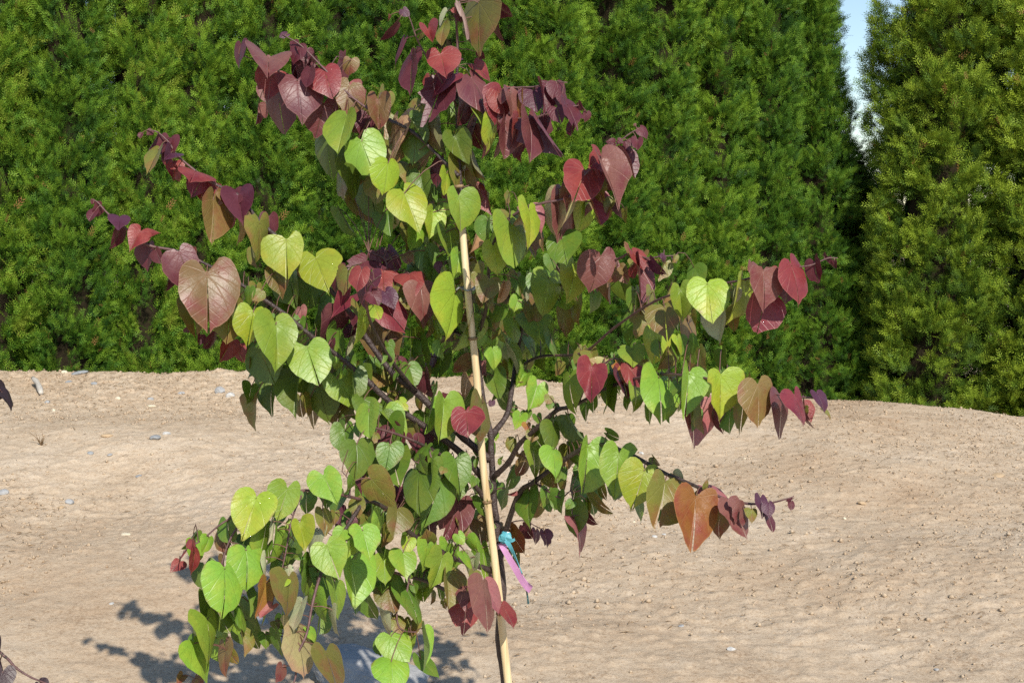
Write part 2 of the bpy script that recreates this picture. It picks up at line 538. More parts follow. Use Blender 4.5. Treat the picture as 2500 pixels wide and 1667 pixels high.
def crown_arrays(seed, H, R0, Rtop, n_pl, n_sp, size, loose):
    g = np.random.default_rng(seed)
    def rad(z, ang):
        t = z / H
        r = R0 + (Rtop - R0) * np.clip(t / 0.78, 0, 1)
        r = r * np.clip(1 - np.maximum(0, (t - 0.78) / 0.22) ** 1.7, 0.03, 1)
        r = r * (0.80 + 0.20 * np.clip(z / 0.35, 0, 1))
        lump = vnoise(np.cos(ang) * 2.3 + 10 + seed, z * 1.7 + np.sin(ang) * 2.3, seed)
        l2 = vnoise(ang * 2.6 + 5, z * 5.5, seed + 3)
        return r * (0.76 + 0.30 * lump + 0.22 * l2)
    z = g.uniform(0.0, H, n_pl)
    keep = g.uniform(0, 1, n_pl) < np.clip((1.02 - z / H) * 4, 0.05, 1)
    z = z[keep]
    ang = g.uniform(0, 2 * np.pi, len(z))
    hole = vnoise(ang * 3.2 + 9, z * 6.5, seed + 8) * 0.6 + vnoise(ang * 7.0, z * 12.0, seed + 9) * 0.4
    ok = hole > g.uniform(0.39, 0.50, len(z))
    z, ang = z[ok], ang[ok]
    n = len(z)
    depth = g.uniform(0, 1, n) ** 1.25
    rr = rad(z, ang) * (1.0 - 0.50 * depth)
    out = np.stack([np.cos(ang), np.sin(ang), np.zeros(n)], -1)
    pos = out * rr[:, None]; pos[:, 2] = z
    tilt = np.radians(g.uniform(12, 60, n))
    side = np.stack([-np.sin(ang), np.cos(ang), np.zeros(n)], -1)
    dirp = unit(out * np.sin(tilt)[:, None] + np.array([0, 0, 1.0]) * np.cos(tilt)[:, None] + side * g.normal(0, 0.28, n)[:, None])
    ptint = g.normal(0.5, 0.2, n) - 0.25 * depth * 0
    # sprays of every plume
    P = np.repeat(pos, n_sp, 0); D = np.repeat(dirp, n_sp, 0); S = np.repeat(side, n_sp, 0); O = np.repeat(out, n_sp, 0)
    m = len(P)
    along = g.uniform(-0.09, 0.06, m)
    spread = np.clip((0.08 - along) / 0.15, 0.2, 1) * 0.045 * loose
    P = P + D * along[:, None] + S * (g.normal(0, 1, m) * spread)[:, None] + O * (g.normal(0, 0.5, m) * spread)[:, None]
    d = unit(D + g.normal(0, 0.36 * loose, (m, 3)))
    nrm = unit(np.cross(d, g.normal(0, 1, (m, 3))))
    x = np.cross(d, nrm)
    L = size * g.uniform(0.65, 1.3, m)
    V = (P[:, None, :] + L[:, None, None] * (SPV[None, :, 0:1] * x[:, None, :] + SPV[None, :, 1:2] * d[:, None, :] + SPV[None, :, 2:3] * nrm[:, None, :]))
    k = len(SPV)
    F = (SPF[None, :, :] + (np.arange(m) * k)[:, None, None]).reshape(-1, 3)
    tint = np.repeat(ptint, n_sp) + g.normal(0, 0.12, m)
    tint = tint + along * 1.6 - 0.30 * np.repeat(depth, n_sp) + 0.12  # inner sprays darker: older foliage, plus gap shade put into the tint
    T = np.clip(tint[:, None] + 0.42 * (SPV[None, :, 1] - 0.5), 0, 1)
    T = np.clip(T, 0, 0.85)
    T[g.uniform(0, 1, m) < 0.007] = 1.0
    return V.reshape(-1, 3), F, T.reshape(-1), rad

def make_arborvitae(seed, H, R0, Rtop, n_pl, n_sp, size, loose, mat):
    """prototype meshes: crown, dark shade-coloured core, trunk"""
    V, F, T, rad = crown_arrays(seed, H, R0, Rtop, n_pl, n_sp, size, loose)
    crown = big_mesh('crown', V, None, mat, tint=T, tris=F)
    crown['kind'] = 'stuff'
    # brown inside as one shell, shade of the gaps put into its colour
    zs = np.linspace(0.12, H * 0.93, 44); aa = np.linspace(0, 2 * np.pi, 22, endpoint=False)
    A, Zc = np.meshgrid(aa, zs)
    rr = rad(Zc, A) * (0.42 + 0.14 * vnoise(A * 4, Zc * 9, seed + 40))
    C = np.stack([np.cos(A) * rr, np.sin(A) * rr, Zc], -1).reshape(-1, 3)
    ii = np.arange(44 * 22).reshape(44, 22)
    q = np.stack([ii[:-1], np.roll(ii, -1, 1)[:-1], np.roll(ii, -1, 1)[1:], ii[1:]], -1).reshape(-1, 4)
    core = big_mesh('shade_core', C, q, arbor_shade_brown)
    core['kind'] = 'stuff'
    pts = [Vector((0.02 * math.sin(z * 2), 0.02 * math.cos(z * 3), z)) for z in np.linspace(-0.15, H * 0.9, 10)]
    tv, tf = tube(pts, list(np.linspace(0.065, 0.012, 10)), 8)
    trunk = mesh_obj('trunk', tv, tf, arbor_shade_brown)
    return [crown, core, trunk]

def plant_arborvitae(parts, first, x, y, rot, sc, label, group):
    z = float(h_ground(x, y, False)) - 0.03
    root = thing('arborvitae_tree', label, 'tree', (x, y, z), group)
    root.rotation_euler = (0, 0, rot)
    root.scale = (sc[0], sc[0], sc[1])
    for p in parts:
        c = p if first else p.copy()
        if not first:
            COL.objects.link(c)
        c.parent = root
    return root

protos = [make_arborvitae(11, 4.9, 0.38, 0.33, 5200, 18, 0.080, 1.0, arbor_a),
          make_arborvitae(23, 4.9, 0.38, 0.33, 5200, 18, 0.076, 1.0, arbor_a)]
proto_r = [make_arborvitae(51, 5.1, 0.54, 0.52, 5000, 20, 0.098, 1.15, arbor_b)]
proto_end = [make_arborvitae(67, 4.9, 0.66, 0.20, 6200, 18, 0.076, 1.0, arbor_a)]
used = set()
ORD = ['first', 'second', 'third', 'fourth', 'fifth', 'sixth', 'seventh', 'eighth', 'ninth', 'tenth', 'eleventh',
       'twelfth', 'thirteenth', 'fourteenth', 'fifteenth', 'sixteenth', 'seventeenth', 'eighteenth', 'nineteenth']
x0, y0, x1, y1 = 2.60, 12.9, -4.15, 10.1
n_h = 16
n_far = 3                                    # the row goes on past the left edge of the view
hr = random.Random(5)
for i in range(n_h + n_far):
    t = i / (n_h - 1)
    x = x0 + (x1 - x0) * t + hr.uniform(-0.04, 0.04)
    y = y0 + (y1 - y0) * t + hr.uniform(-0.07, 0.07)
    k = i % 2
    sc = (hr.uniform(0.94, 1.06), hr.uniform(0.94, 1.05))
    if i == 0:
        sc, x = (1.0, 1.0), 2.66
    plant_arborvitae(proto_end[0] if i == 0 else protos[k], i == 0 or k not in used, x, y, hr.uniform(0, 6.28), sc,
                     'tall narrow green arborvitae, %s from the sky gap in the long hedge' % ORD[i],
                     'arborvitae trees in the long hedge')
    if i:
        used.add(k)
plant_arborvitae(protos[1], False, 3.20, 13.35, 1.2, (0.95, 0.54),
                 'shorter arborvitae low behind the seam under the strip of sky', 'arborvitae trees in the long hedge')
plant_arborvitae(proto_r[0], True, 3.69, 12.4, 0.4, (1.0, 1.0),
                 'broad shaggy arborvitae just right of the sky gap', 'arborvitae trees right of the sky gap')
plant_arborvitae(proto_r[0], False, 4.58, 12.2, 2.6, (1.03, 1.02),
                 'broad shaggy arborvitae cut by the right edge of the view', 'arborvitae trees right of the sky gap')
plant_arborvitae(proto_r[0], False, 5.42, 12.0, 4.4, (1.0, 0.98),
                 'broad shaggy arborvitae beyond the right edge of the view', 'arborvitae trees right of the sky gap')

# ------------------------------------------------------------------ redbud tree: branches as pixel paths with a depth
# each: (name, [(px, py, depth towards the camera in m), ...], start radius, end radius)
BR = [
 ('trunk', [(1262,2160,.0),(1250,1900,.0),(1236,1680,.0),(1220,1560,.0),(1226,1440,.0),(1218,1353,.0),(1210,1264,.0),(1205,1223,.0),(1203,1162,.0),(1199,1100,.0),(1198,1061,.0),(1184,1000,-.01),(1173,930,-.015),(1164,860,-.015),(1152,760,-.015),(1141,640,-.015),(1130,520,-.015),(1122,400,-.015),(1115,260,-.01),(1117,122,0),(1114,51,.02),(1112,8,.03)], .0125, .0022),
 ('branch', [(1120,430,0.004),(1010,325,-0.024),(930,285,-0.048),(860,238,-0.064),(791,168,-0.08),(735,112,-0.088),(690,85,-0.092)], .0045, .0012),
 ('branch', [(860,238,-0.064),(760,215,-0.096),(691,181,-0.112),(640,155,-0.12),(583,132,-0.124)], .0025, .0012),
 ('branch', [(1197,1122,0),(1133,1069,0.0075),(1017,958,0.025),(958,910,0.0325),(900,833,0.0425),(860,770,0.05),(780,680,0.0575),(700,600,0.0625),(631,537,0.065),(583,478,0.0675),(542,458,0.07),(501,435,0.0725),(437,384,0.075),(412,348,0.0775),(384,323,0.0775),(362,318,0.0775)], .0090, .0011),
 ('branch', [(1205,1200,0),(1130,1110,0.033),(1050,1050,0.066),(965,992,0.0935),(906,938,0.116),(886,918,0.121),(820,865,0.149),(760,820,0.171),(700,770,0.187),(620,715,0.204),(540,665,0.215),(440,616,0.22),(361,598,0.226),(307,558,0.231),(264,522,0.231),(238,494,0.231),(222,487,0.231)], .0085, .0011),
 ('branch', [(1017,958,0.025),(955,880,0.145),(915,810,0.265),(897,755,0.345),(900,700,0.395),(930,672,0.425)], .0055, .0013),
 ('branch', [(958,910,0.03),(940,800,-0.05),(945,700,-0.08),(941,637,-0.1),(900,615,-0.12)], .0040, .0012),
 ('branch', [(1158,840,-0.015),(1185,760,0.075),(1190,690,0.135),(1202,604,0.195),(1222,564,0.225),(1240,536,0.24),(1286,507,0.27),(1330,495,0.285),(1391,480,0.3),(1429,426,0.3),(1470,390,0.3),(1498,359,0.3),(1534,329,0.3),(1560,314,0.3)], .0050, .0011),
 ('branch', [(1380,484,.2),(1432,492,.22),(1493,493,.24),(1508,500,.25)], .0020, .0011),
 ('branch', [(1118,360,-.01),(1165,270,.02),(1224,222,.05),(1270,214,.07),(1308,212,.08),(1344,199,.09),(1385,202,.1)], .0035, .0011),
 ('branch', [(1165,285,.02),(1240,290,.08),(1313,286,.12),(1346,268,.13),(1382,263,.14),(1412,258,.14)], .0028, .0011),
 ('branch', [(1117,260,0),(1060,170,.05),(1020,100,.07),(1000,45,.08),(985,30,.08)], .0025, .0010),
 ('branch', [(1198,1064,0),(1206,1055,-0.02),(1237,1013,-0.06),(1248,960,-0.1),(1257,903,-0.14),(1275,800,-0.155),(1310,740,-0.126),(1380,690,-0.0475),(1440,660,0.0225),(1512,631,0.112),(1537,619,0.133),(1578,630,0.16),(1614,626,0.17),(1650,624,0.17)], .0080, .0010),
 ('branch', [(1257,903,-0.14),(1320,870,-0.087),(1420,862,0.043),(1500,800,0.163),(1600,735,0.323),(1700,705,0.473),(1820,682,0.57),(1894,664,0.59),(1927,654,0.6),(1978,648,0.61),(2019,631,0.61),(2045,630,0.61)], .0038, .0010),
 ('branch', [(1204,1166,0),(1214,1156,0.02),(1242,1128,0.05),(1268,1084,0.09),(1306,1049,0.13),(1357,1003,0.17),(1383,995,0.19),(1411,985,0.21),(1500,940,0.27),(1600,915,0.44),(1700,920,0.6),(1812,942,0.68),(1914,965,0.72),(1978,970,0.74),(2012,973,0.74)], .0075, .0011),
 ('branch', [(1411,985,.21),(1440,920,.24),(1480,885,.27),(1500,876,.28),(1540,880,.29)], .0030, .0012),
 ('branch', [(1222,1345,0),(1233,1300,0.03),(1268,1204,0.1),(1304,1176,0.14),(1380,1120,0.2),(1450,1085,0.28),(1530,1105,0.4),(1617,1152,0.5),(1653,1167,0.54),(1719,1195,0.59),(1773,1218,0.62),(1826,1229,0.64),(1857,1229,0.65),(1888,1226,0.66),(1918,1218,0.67),(1939,1211,0.67)], .0072, .0010),
 ('branch', [(1304,1176,.14),(1340,1200,.2),(1370,1215,.24),(1395,1200,.26),(1397,1260,.27)], .0025, .0010),
 ('branch', [(1221,1400,0),(1139,1371,.08),(1103,1361,.12),(1078,1346,.15),(1009,1307,.22),(945,1244,.3),(896,1223,.36),(870,1250,.4),(843,1293,.44),(820,1325,.47),(786,1394,.53),(764,1468,.57),(749,1545,.6),(723,1605,.62),(722,1648,.63),(710,1685,.64)], .0070, .0014),
 ('branch', [(1228,1480,0),(1139,1458,.07),(1116,1453,.09),(1050,1422,.14),(999,1407,.18),(940,1392,.22),(880,1385,.27)], .0065, .0022),
 ('branch', [(999,1407,.18),(990,1455,.2),(970,1482,.21),(972,1525,.22),(990,1540,.23),(1015,1542,.24)], .0028, .0014),
 ('branch', [(896,1223,.36),(854,1212,.42),(800,1202,.46),(741,1197,.5),(680,1212,.53),(620,1235,.56),(545,1275,.58),(491,1319,.59),(458,1337,.6),(440,1362,.6)], .0035, .0010),
 ('branch', [(741,1197,.5),(715,1260,.55),(701,1329,.58),(693,1370,.59),(680,1415,.6)], .0020, .0010),
 ('branch', [(620,1235,.56),(565,1310,.59),(535,1400,.61),(520,1490,.62),(500,1590,.63),(470,1670,.63)], .0024, .0012),
 ('branch', [(1209,1262,0),(1177,1208,.04),(1149,1175,.07),(1090,1120,.12),(1045,1092,.16),(970,1060,.22),(900,1040,.27)], .0070, .0020),
 ('branch', [(1045,1092,.16),(1062,1140,.18),(1075,1150,.2),(1010,1125,.2)], .0025, .0012),
 ('branch', [(854,1212,.42),(853,1175,.42),(835,1150,.42)], .0020, .0009),
 ('branch', [(1103,1361,.12),(1120,1330,.2),(1148,1370,.25),(1160,1410,.27),(1150,1445,.28)], .0018, .0009),
 ('branch', [(1222,1345,0),(1235,1285,-.05),(1275,1270,-.08),(1310,1285,-.1),(1322,1293,-.1)], .0020, .0009),
]
branch_samples = []          # (px, py, depth, Vector)
redbud = thing('redbud_tree', 'young redbud tree with heart-shaped green leaves and purple-red tips, staked upright', 'tree', at(1262, 2157, TREE_Y))

def build_branch(name, path, r0, r1, root, store, mat_thick=bark, mat_thin=twig_mat):
    ctrl = [at(p[0], p[1], TREE_Y - p[2]) for p in path]
    pts = catmull(ctrl, 6)
    pp = catmull([Vector((p[0], p[1], p[2])) for p in path], 6)
    n = len(pts)
    rs = random.Random(int(path[0][0] * 7 + path[-1][1]))
    radii = []
    for i in range(n):
        t = i / (n - 1)
        r = r0 + (r1 - r0) * (t ** 0.8)
        radii.append(r * (1 + 0.10 * (rs.random() - 0.5)) * (1.12 if i % 6 == 0 else 1.0))
    V, F = tube(pts, radii, 10 if r0 > 0.006 else 7)
    o = mesh_obj(name, V, F, [mat_thick, mat_thin], root)
    mi = []
    sides = 10 if r0 > 0.006 else 7
    for i in range(n - 1):
        mi += [0 if radii[i] > 0.0032 else 1] * sides
    mi += [0, 1]
    o.data.polygons.foreach_set('material_index', mi)
    for a, b in zip(pp, pts):
        store.append((a.x, a.y, a.z, b))
    return o

for nm, path, r0, r1 in BR:
    build_branch(nm, path, r0, r1, redbud, branch_samples)

# ------------------------------------------------------------------ redbud leaves, read from enlarged views of the photograph
# per view: origin x, origin y, scale, then leaves "base x,y  tip x,y  width  colour  [cm towards the camera]"
LEAVES = [
(500, 0, 3.92, """340 440 300 650 110 P 0; 610 560 600 690 470 M 2; 640 700 580 955 330 R -3; 905 440 835 600 150 P 0; 870 430 840 500 110 P -2; 785 325 712 340 55 V 0;
 1140 665 1170 870 330 R 0; 1000 600 900 740 170 P -4; 885 770 910 1105 410 M 4; 700 850 705 1310 330 P -5; 1130 1010 1065 1320 330 M -2;
 1385 830 1320 1090 290 B 0; 1490 890 1400 1110 160 K -4; 1660 965 1655 1230 290 B 0; 1360 1120 1270 1460 250 G 3; 1240 1180 1220 1370 110 G 0;
 1560 1120 1500 1320 210 P -6; 1840 220 1680 390 70 P 0; 1900 400 1780 640 50 P -3; 1770 150 1755 215 30 R 0; 1900 95 1950 160 90 V 0"""),
(900, 0, 3.92, """570 290 610 410 265 R 2; 735 210 650 420 60 O 0; 750 110 670 250 50 S -2; 1050 20 1075 500 330 O 0; 880 60 1045 420 52 W 1; 1150 190 1260 400 80 P 0;
 1200 30 1340 200 120 P 0; 800 95 830 135 50 R 1; 850 140 900 215 80 P 0; 1060 420 1070 505 110 G 0; 690 525 735 740 320 R 2; 860 560 740 610 100 V 5;
 800 715 570 905 200 R 3; 690 840 575 1170 350 P -1; 410 550 410 880 110 P 0; 1020 620 1175 755 130 R 0; 1050 510 1110 575 70 P 0; 950 680 1000 780 55 Y 0;
 990 760 1210 1050 220 M 2; 1270 880 1240 1180 290 R 0; 1360 900 1410 1170 170 M 1; 1580 870 1600 1070 250 P 0; 1650 830 1720 1110 140 P 2;
 1800 800 1860 1000 170 P 1; 1800 1030 1850 1150 190 P 0; 1900 1000 2025 1260 120 P 2; 2010 990 2050 1070 60 P 0; 1620 1130 1840 1500 290 P 0;
 1540 1150 1600 1520 180 M 3; 1440 1170 1350 1530 240 R -1; 1310 1180 1330 1500 190 M 2; 940 930 875 1210 170 P 2; 1450 920 1440 1150 60 A 0;
 1080 980 1090 1200 150 K -5; 1110 1250 1110 1530 75 K -5; 1010 1080 1190 1340 90 Y 2; 1190 1120 1160 1470 130 Y 0; 830 1300 930 1570 320 D 2;
 850 990 840 1280 80 D 0; 400 1150 560 1410 220 D 0; 450 1300 470 1570 290 D -3; 680 1190 740 1510 175 O -1; 570 1180 600 1330 170 D -4; 520 1115 440 1140 100 O -2;
 1070 1200 1080 1400 90 O -4"""),
(700, 260, 3.92, """390 270 350 670 290 D -6; 715 335 825 675 395 G 3; 610 490 620 880 270 D -6; 970 540 935 860 265 Y 2; 1050 140 960 520 175 T -3; 1070 360 1060 540 190 O -4;
 785 750 865 1085 220 D -6; 1125 825 1265 1200 360 Y 3; 970 960 960 1230 190 D -5; 1150 1160 1150 1400 100 O -5; 1170 560 1160 720 240 O -7; 1280 660 1330 920 260 D -6;
 1400 1010 1380 1270 215 Y 0; 1645 870 1690 1195 310 G 9; 1460 520 1440 760 115 P -4; 1620 510 1630 800 175 O 1; 1530 640 1510 830 95 Y 2; 1440 930 1500 1180 170 D -4;
 1540 1000 1540 1190 75 T -5; 1520 1205 1560 1560 210 G 3; 1800 480 1860 700 120 O 0; 1790 600 1830 900 100 B 0; 1890 750 1960 1020 200 R -2; 1490 850 1530 970 90 K -5;
 1850 1110 1790 1430 110 T -3; 1920 1090 1900 1330 170 D -2"""),
(1100, 260, 3.92, """1280 620 1210 830 400 R 0; 1440 500 1340 570 290 R 0; 1385 640 1450 750 160 R -2; 1190 770 1060 900 210 B -2; 1300 680 1240 790 150 T -1; 1060 860 940 1230 300 L -3;
 1110 860 1150 795 80 L -2; 1275 790 1250 950 150 Y 0; 1290 900 1240 1240 240 Y -2; 1450 540 1640 920 340 M 3; 1620 460 1780 690 115 P 0; 1410 740 1450 920 150 O -3;
 1310 850 1430 1155 195 R 4; 1570 930 1645 1110 110 V 0; 1570 350 1500 345 90 P 0; 1600 330 1650 350 60 P 0; 1690 330 1740 410 110 P 0; 1820 210 1890 300 100 P 0; 1760 170 1775 195 30 M 0;
 1090 890 1065 1340 260 M 4; 750 990 900 1200 200 K -1; 720 1010 600 1150 180 L -2; 720 970 640 950 65 B -1; 540 1070 420 1110 200 O 0; 750 1000 830 1310 170 Y 3;
 570 1120 640 1560 275 G 3; 410 1350 460 1620 260 Y 4; 880 1290 890 1390 45 T 0"""),
(1180, 560, 3.92, """750 90 830 330 350 D -3; 880 330 840 700 335 Y 5; 1120 265 1065 610 335 M 3; 640 270 640 410 130 D -2; 625 460 560 835 310 G 6; 515 850 505 1095 370 G 3; 330 680 280 820 150 G 0;
 290 860 300 1090 160 G 1; 770 760 790 1050 165 O -4; 900 680 890 930 110 O -3; 1060 610 1040 820 130 D -3; 1220 440 1190 720 120 B -3; 1470 330 1540 740 150 M 0;
 1440 220 1560 390 110 R 2; 1420 250 1370 110 30 B 0; 1600 300 1715 460 90 V 0; 1690 260 1740 330 70 V 0; 1815 265 1850 320 40 V 0; 90 1150 130 1340 170 G 2;
 230 1140 355 1400 165 G 3; 430 1020 510 1260 130 D -2; 400 1350 320 1500 125 G 0; 90 1400 150 1600 250 D -3; 640 1000 700 1270 100 D -2; 1420 1140 1440 1320 260 G 0;
 1135 1300 1000 1235 140 L -3; 1190 1300 1215 1225 70 L -2; 1370 1290 1540 1510 150 R 4; 1330 1300 1440 1520 140 A 1; 1300 1360 1420 1580 135 P 2; 1250 1190 1270 1250 70 D -2;
 30 1280 20 1430 75 K -4; 170 730 90 890 115 D -3; 200 540 150 700 90 T -2; 330 480 340 620 170 D -6; 420 620 425 690 35 S 0"""),
(1580, 600, 3.92, """315 420 345 720 310 G 2; 165 590 220 830 345 O 3; 75 820 85 1130 270 Y 5; 575 365 570 725 405 Y 5; 900 340 845 740 190 Y 2; 860 420 840 570 80 S 3; 740 590 650 940 195 S -2;
 830 600 820 810 135 O -4; 1110 240 1120 615 310 M 4; 1130 500 1040 855 335 R -1; 1000 170 1040 300 70 M 1; 1380 190 1500 560 215 R 2; 1350 330 1360 570 185 P -1;
 1600 160 1650 360 155 P 0; 1740 110 1755 170 45 P 0; 1790 150 1800 215 50 P 0; 390 720 400 1020 130 B -2; 290 870 350 1040 85 Y 0; 270 900 290 1100 110 D -1;
 500 990 560 1170 100 O -2; 200 1000 120 1220 165 O -4; 1055 1335 1100 1750 325 B 4; 945 1350 890 1815 115 O 0; 1290 1480 1270 1870 175 M -1; 1410 1440 1540 1710 165 R 3;
 1420 1540 1530 1720 95 P 0; 1630 1420 1725 1590 120 V 0"""),
(1360, 840, 3.92, """330 225 275 545 370 R 5; 975 320 990 720 300 G 4; 1265 285 1215 680 345 G 3; 1565 300 1575 725 360 Y 4; 1740 540 1700 700 85 R -3; 560 280 480 690 130 D -3; 590 300 535 690 125 D -4;
 350 500 340 660 75 D -4; 660 510 665 640 60 D -3; 770 390 770 670 170 G -2; 880 560 870 780 85 D -4; 1070 640 1070 770 40 D -4; 1300 560 1315 980 355 K -6; 1290 640 1290 850 135 D -3;
 1370 560 1375 860 95 O -3; 1530 640 1560 840 155 P -4; 1660 640 1625 860 95 D -3; 295 985 245 1450 405 G 4; 590 1065 545 1470 430 G 3; 480 850 590 920 85 D -2; 490 960 620 1010 75 D -2;
 600 1020 740 990 70 O -2; 110 680 270 930 165 D -3; 30 730 150 770 100 D -2"""),
(1500, 1050, 3.92, """285 385 180 760 395 Y 4; 485 490 395 950 385 O 4; 775 650 715 1145 435 A 4; 880 560 1030 760 175 K -2; 1010 800 950 1035 140 B -1; 560 420 660 560 115 S -2; 370 260 440 340 95 O -2;
 870 550 890 465 50 O 0; 1130 690 1260 1050 245 M 2; 1400 650 1440 830 110 V 1; 1480 700 1500 830 120 V 1; 1470 820 1525 970 75 P -1; 1690 680 1685 770 60 P 0; 1655 662 1720 632 28 P 0;
 40 480 10 680 135 D -3; 220 640 250 870 125 D -3; 560 760 420 900 160 D -3"""),
(1000, 860, 3.92, """1220 325 1135 545 225 G 2; 1530 225 1520 560 210 G 0; 1340 480 1340 555 90 D 0; 1340 420 1310 500 100 O -1; 1060 610 1010 730 180 G 0; 1120 680 1110 745 90 A -2; 1110 560 1130 640 110 D -3;
 1220 610 1250 700 115 D -3; 540 570 580 810 320 R 16; 700 480 720 880 150 O 12; 330 470 310 850 275 G 10; 220 440 150 770 175 G 6; 560 240 500 440 145 T -2; 560 90 410 190 150 B -3;
 860 250 800 460 205 D -3; 1130 190 1010 350 125 G 0; 1180 930 1215 1270 180 G 4; 1370 920 1400 1205 205 G 3; 1380 700 1390 950 175 D 4; 1110 1010 1060 1200 130 B -2; 1330 1130 1400 1350 165 O -4;
 1460 1100 1430 1250 95 D -3; 1440 1330 1430 1560 150 D 0; 1830 1290 1870 1410 85 O -3; 1710 1340 1880 1560 65 O -3; 1595 1600 1690 1900 200 K 0; 1540 1480 1590 1770 190 D -2; 1700 1575 1800 1650 100 P 0;
 790 470 785 520 65 V 2"""),
(380, 560, 3.92, """490 430 490 905 565 B 5; 330 700 420 1010 300 O -4; 700 650 720 1105 335 O 2; 935 790 875 1110 335 Y 3; 1150 905 1190 1365 465 G 6; 1450 1130 1540 1460 420 G 2; 1250 105 1245 465 395 Y 5;
 1535 280 1650 545 420 Y 2; 1400 400 1470 480 105 T -2; 1290 400 1320 740 275 D -5; 1490 480 1470 790 285 D -6; 1560 680 1560 950 185 D -8; 1390 750 1390 890 105 K -8;
 720 1080 620 1270 185 R -8; 780 1140 820 1270 125 R -8; 430 1020 420 1110 80 P -8; 560 1020 460 1150 75 P -8; 310 960 260 980 55 P -8; 1000 1150 1130 1480 295 D -3; 910 1250 930 1400 65 B -4"""),
(200, 300, 3.92, """935 1245 1060 1540 340 M 3; 1000 1250 1080 1180 130 M 0; 1010 1270 1180 1390 60 P 0; 830 1360 850 1600 110 P -3; 560 1040 470 1190 220 R 1; 600 1090 730 1040 120 R 0; 640 1190 600 1420 180 P -3;
 370 1010 310 1210 110 P -1; 360 900 340 1000 205 V 1; 130 840 60 940 75 P 0; 110 770 90 730 50 P 0; 1090 460 1060 520 360 R 1; 1160 520 1050 720 230 R -2; 880 380 870 545 200 R -3;
 850 290 800 330 240 V 2; 720 120 660 260 90 P 0; 660 70 620 120 70 P 0; 570 100 545 145 40 P 0; 1255 735 1230 1150 265 B 3; 1500 695 1530 940 370 P 0; 1410 900 1380 1040 150 K -3;
 1540 830 1490 1180 160 T -1; 1700 960 1705 1330 235 O 4; 1790 900 1790 1100 180 P -1"""),
(780, 560, 3.92, """400 400 330 590 180 R 0; 610 405 620 580 255 R 1; 860 420 880 555 285 R 2; 290 640 150 790 335 R 3; 190 760 50 1110 285 M 0; 120 1060 120 1170 70 P -2; 490 500 410 790 135 P -4;
 640 610 720 740 195 V 5; 600 720 830 955 290 R 2; 580 880 755 1280 435 B -2; 970 560 1010 905 325 M 3; 870 540 790 700 115 S -3; 740 540 650 600 105 K -2; 1230 500 1130 890 150 Y 0;
 1300 600 1245 1035 260 Y 6; 1440 830 1345 1170 245 Y 4; 1500 930 1470 1190 115 G 3; 1450 430 1440 570 115 O 3; 1620 480 1555 685 245 O 4; 1770 510 1720 700 100 T -2; 1150 1080 1190 1240 130 G -2;
 430 830 350 1130 140 Y -4; 370 800 300 1200 95 S -6; 290 900 220 1040 155 D -6; 520 730 570 860 125 Y -5; 890 960 870 1260 155 G -6; 970 1050 990 1320 145 D -6; 850 1300 930 1500 175 D -6;
 600 1350 540 1500 265 O -8; 450 300 260 400 195 P 0; 540 220 550 350 135 P 0; 690 290 740 400 145 P 0; 820 240 850 330 115 B 0; 1010 200 1000 430 235 D -2; 1170 320 1210 460 115 P -3;
 1330 245 1325 470 158 G 4; 1690 740 1640 880 140 D -5; 1580 900 1610 1040 150 D -6; 1690 980 1650 1060 110 O -4; 1730 990 1760 1090 60 Y -3"""),
(600, 780, 3.92, """500 530 470 945 365 D -5; 700 640 770 1000 285 D -6; 930 780 850 1060 295 O -6; 870 560 1035 860 335 G 0; 1030 520 1060 770 190 D 2; 1130 760 1230 1000 235 D 3; 1180 850 1180 1140 215 G 0; 1350 900 1510 1190 270 G 3;
 1060 1190 1080 1550 335 D 2; 1380 1200 1350 1440 265 D 1; 1400 1300 1480 1560 400 D -3; 1370 1060 1260 1190 145 P -4; 1600 1130 1650 1350 165 P -3; 1720 1090 1720 1260 145 P -4; 1100 980 1070 1140 95 D -3;
 1590 970 1650 1170 125 O -2; 1470 770 1550 870 125 Y 0; 1280 480 1240 640 230 O -7; 1350 560 1380 720 200 D -8; 860 330 850 500 100 G -3"""),
(820, 1060, 3.92, """930 250 930 545 160 D 3; 920 170 880 290 185 D 0; 1150 250 1210 530 285 D 4; 800 360 720 730 295 D 0; 990 450 850 860 400 D -4; 1150 460 1190 650 145 D -3; 1170 660 1030 1050 420 M -6;
 1350 830 1440 1100 290 B -6; 330 420 600 690 330 O -2; 430 770 370 1020 115 G 3; 590 720 570 990 235 O 2; 260 920 340 1200 285 G 3; 690 1000 660 1115 155 Y 2; 890 1035 870 945 230 O 1; 880 1060 850 1310 190 G 3;
 1020 1170 940 1480 255 G 5; 640 1130 680 1390 255 G 4; 460 1170 490 1440 235 G 1; 1330 1170 1300 1460 175 S 0; 1400 1080 1460 1420 115 G 1; 1170 960 1220 1060 115 G 1; 1260 990 1340 1150 125 G 0;
 1680 930 1790 1170 175 A -8; 1570 850 1560 1000 85 B -8; 1800 880 1900 1000 110 P 0; 1720 545 1640 590 65 R 0; 1850 540 1810 870 205 D -2; 1620 520 1580 730 115 D -4; 1340 230 1330 330 90 D 0;
 1580 240 1560 230 100 G -3; 1750 1180 1000 1350 0 G 0"""),
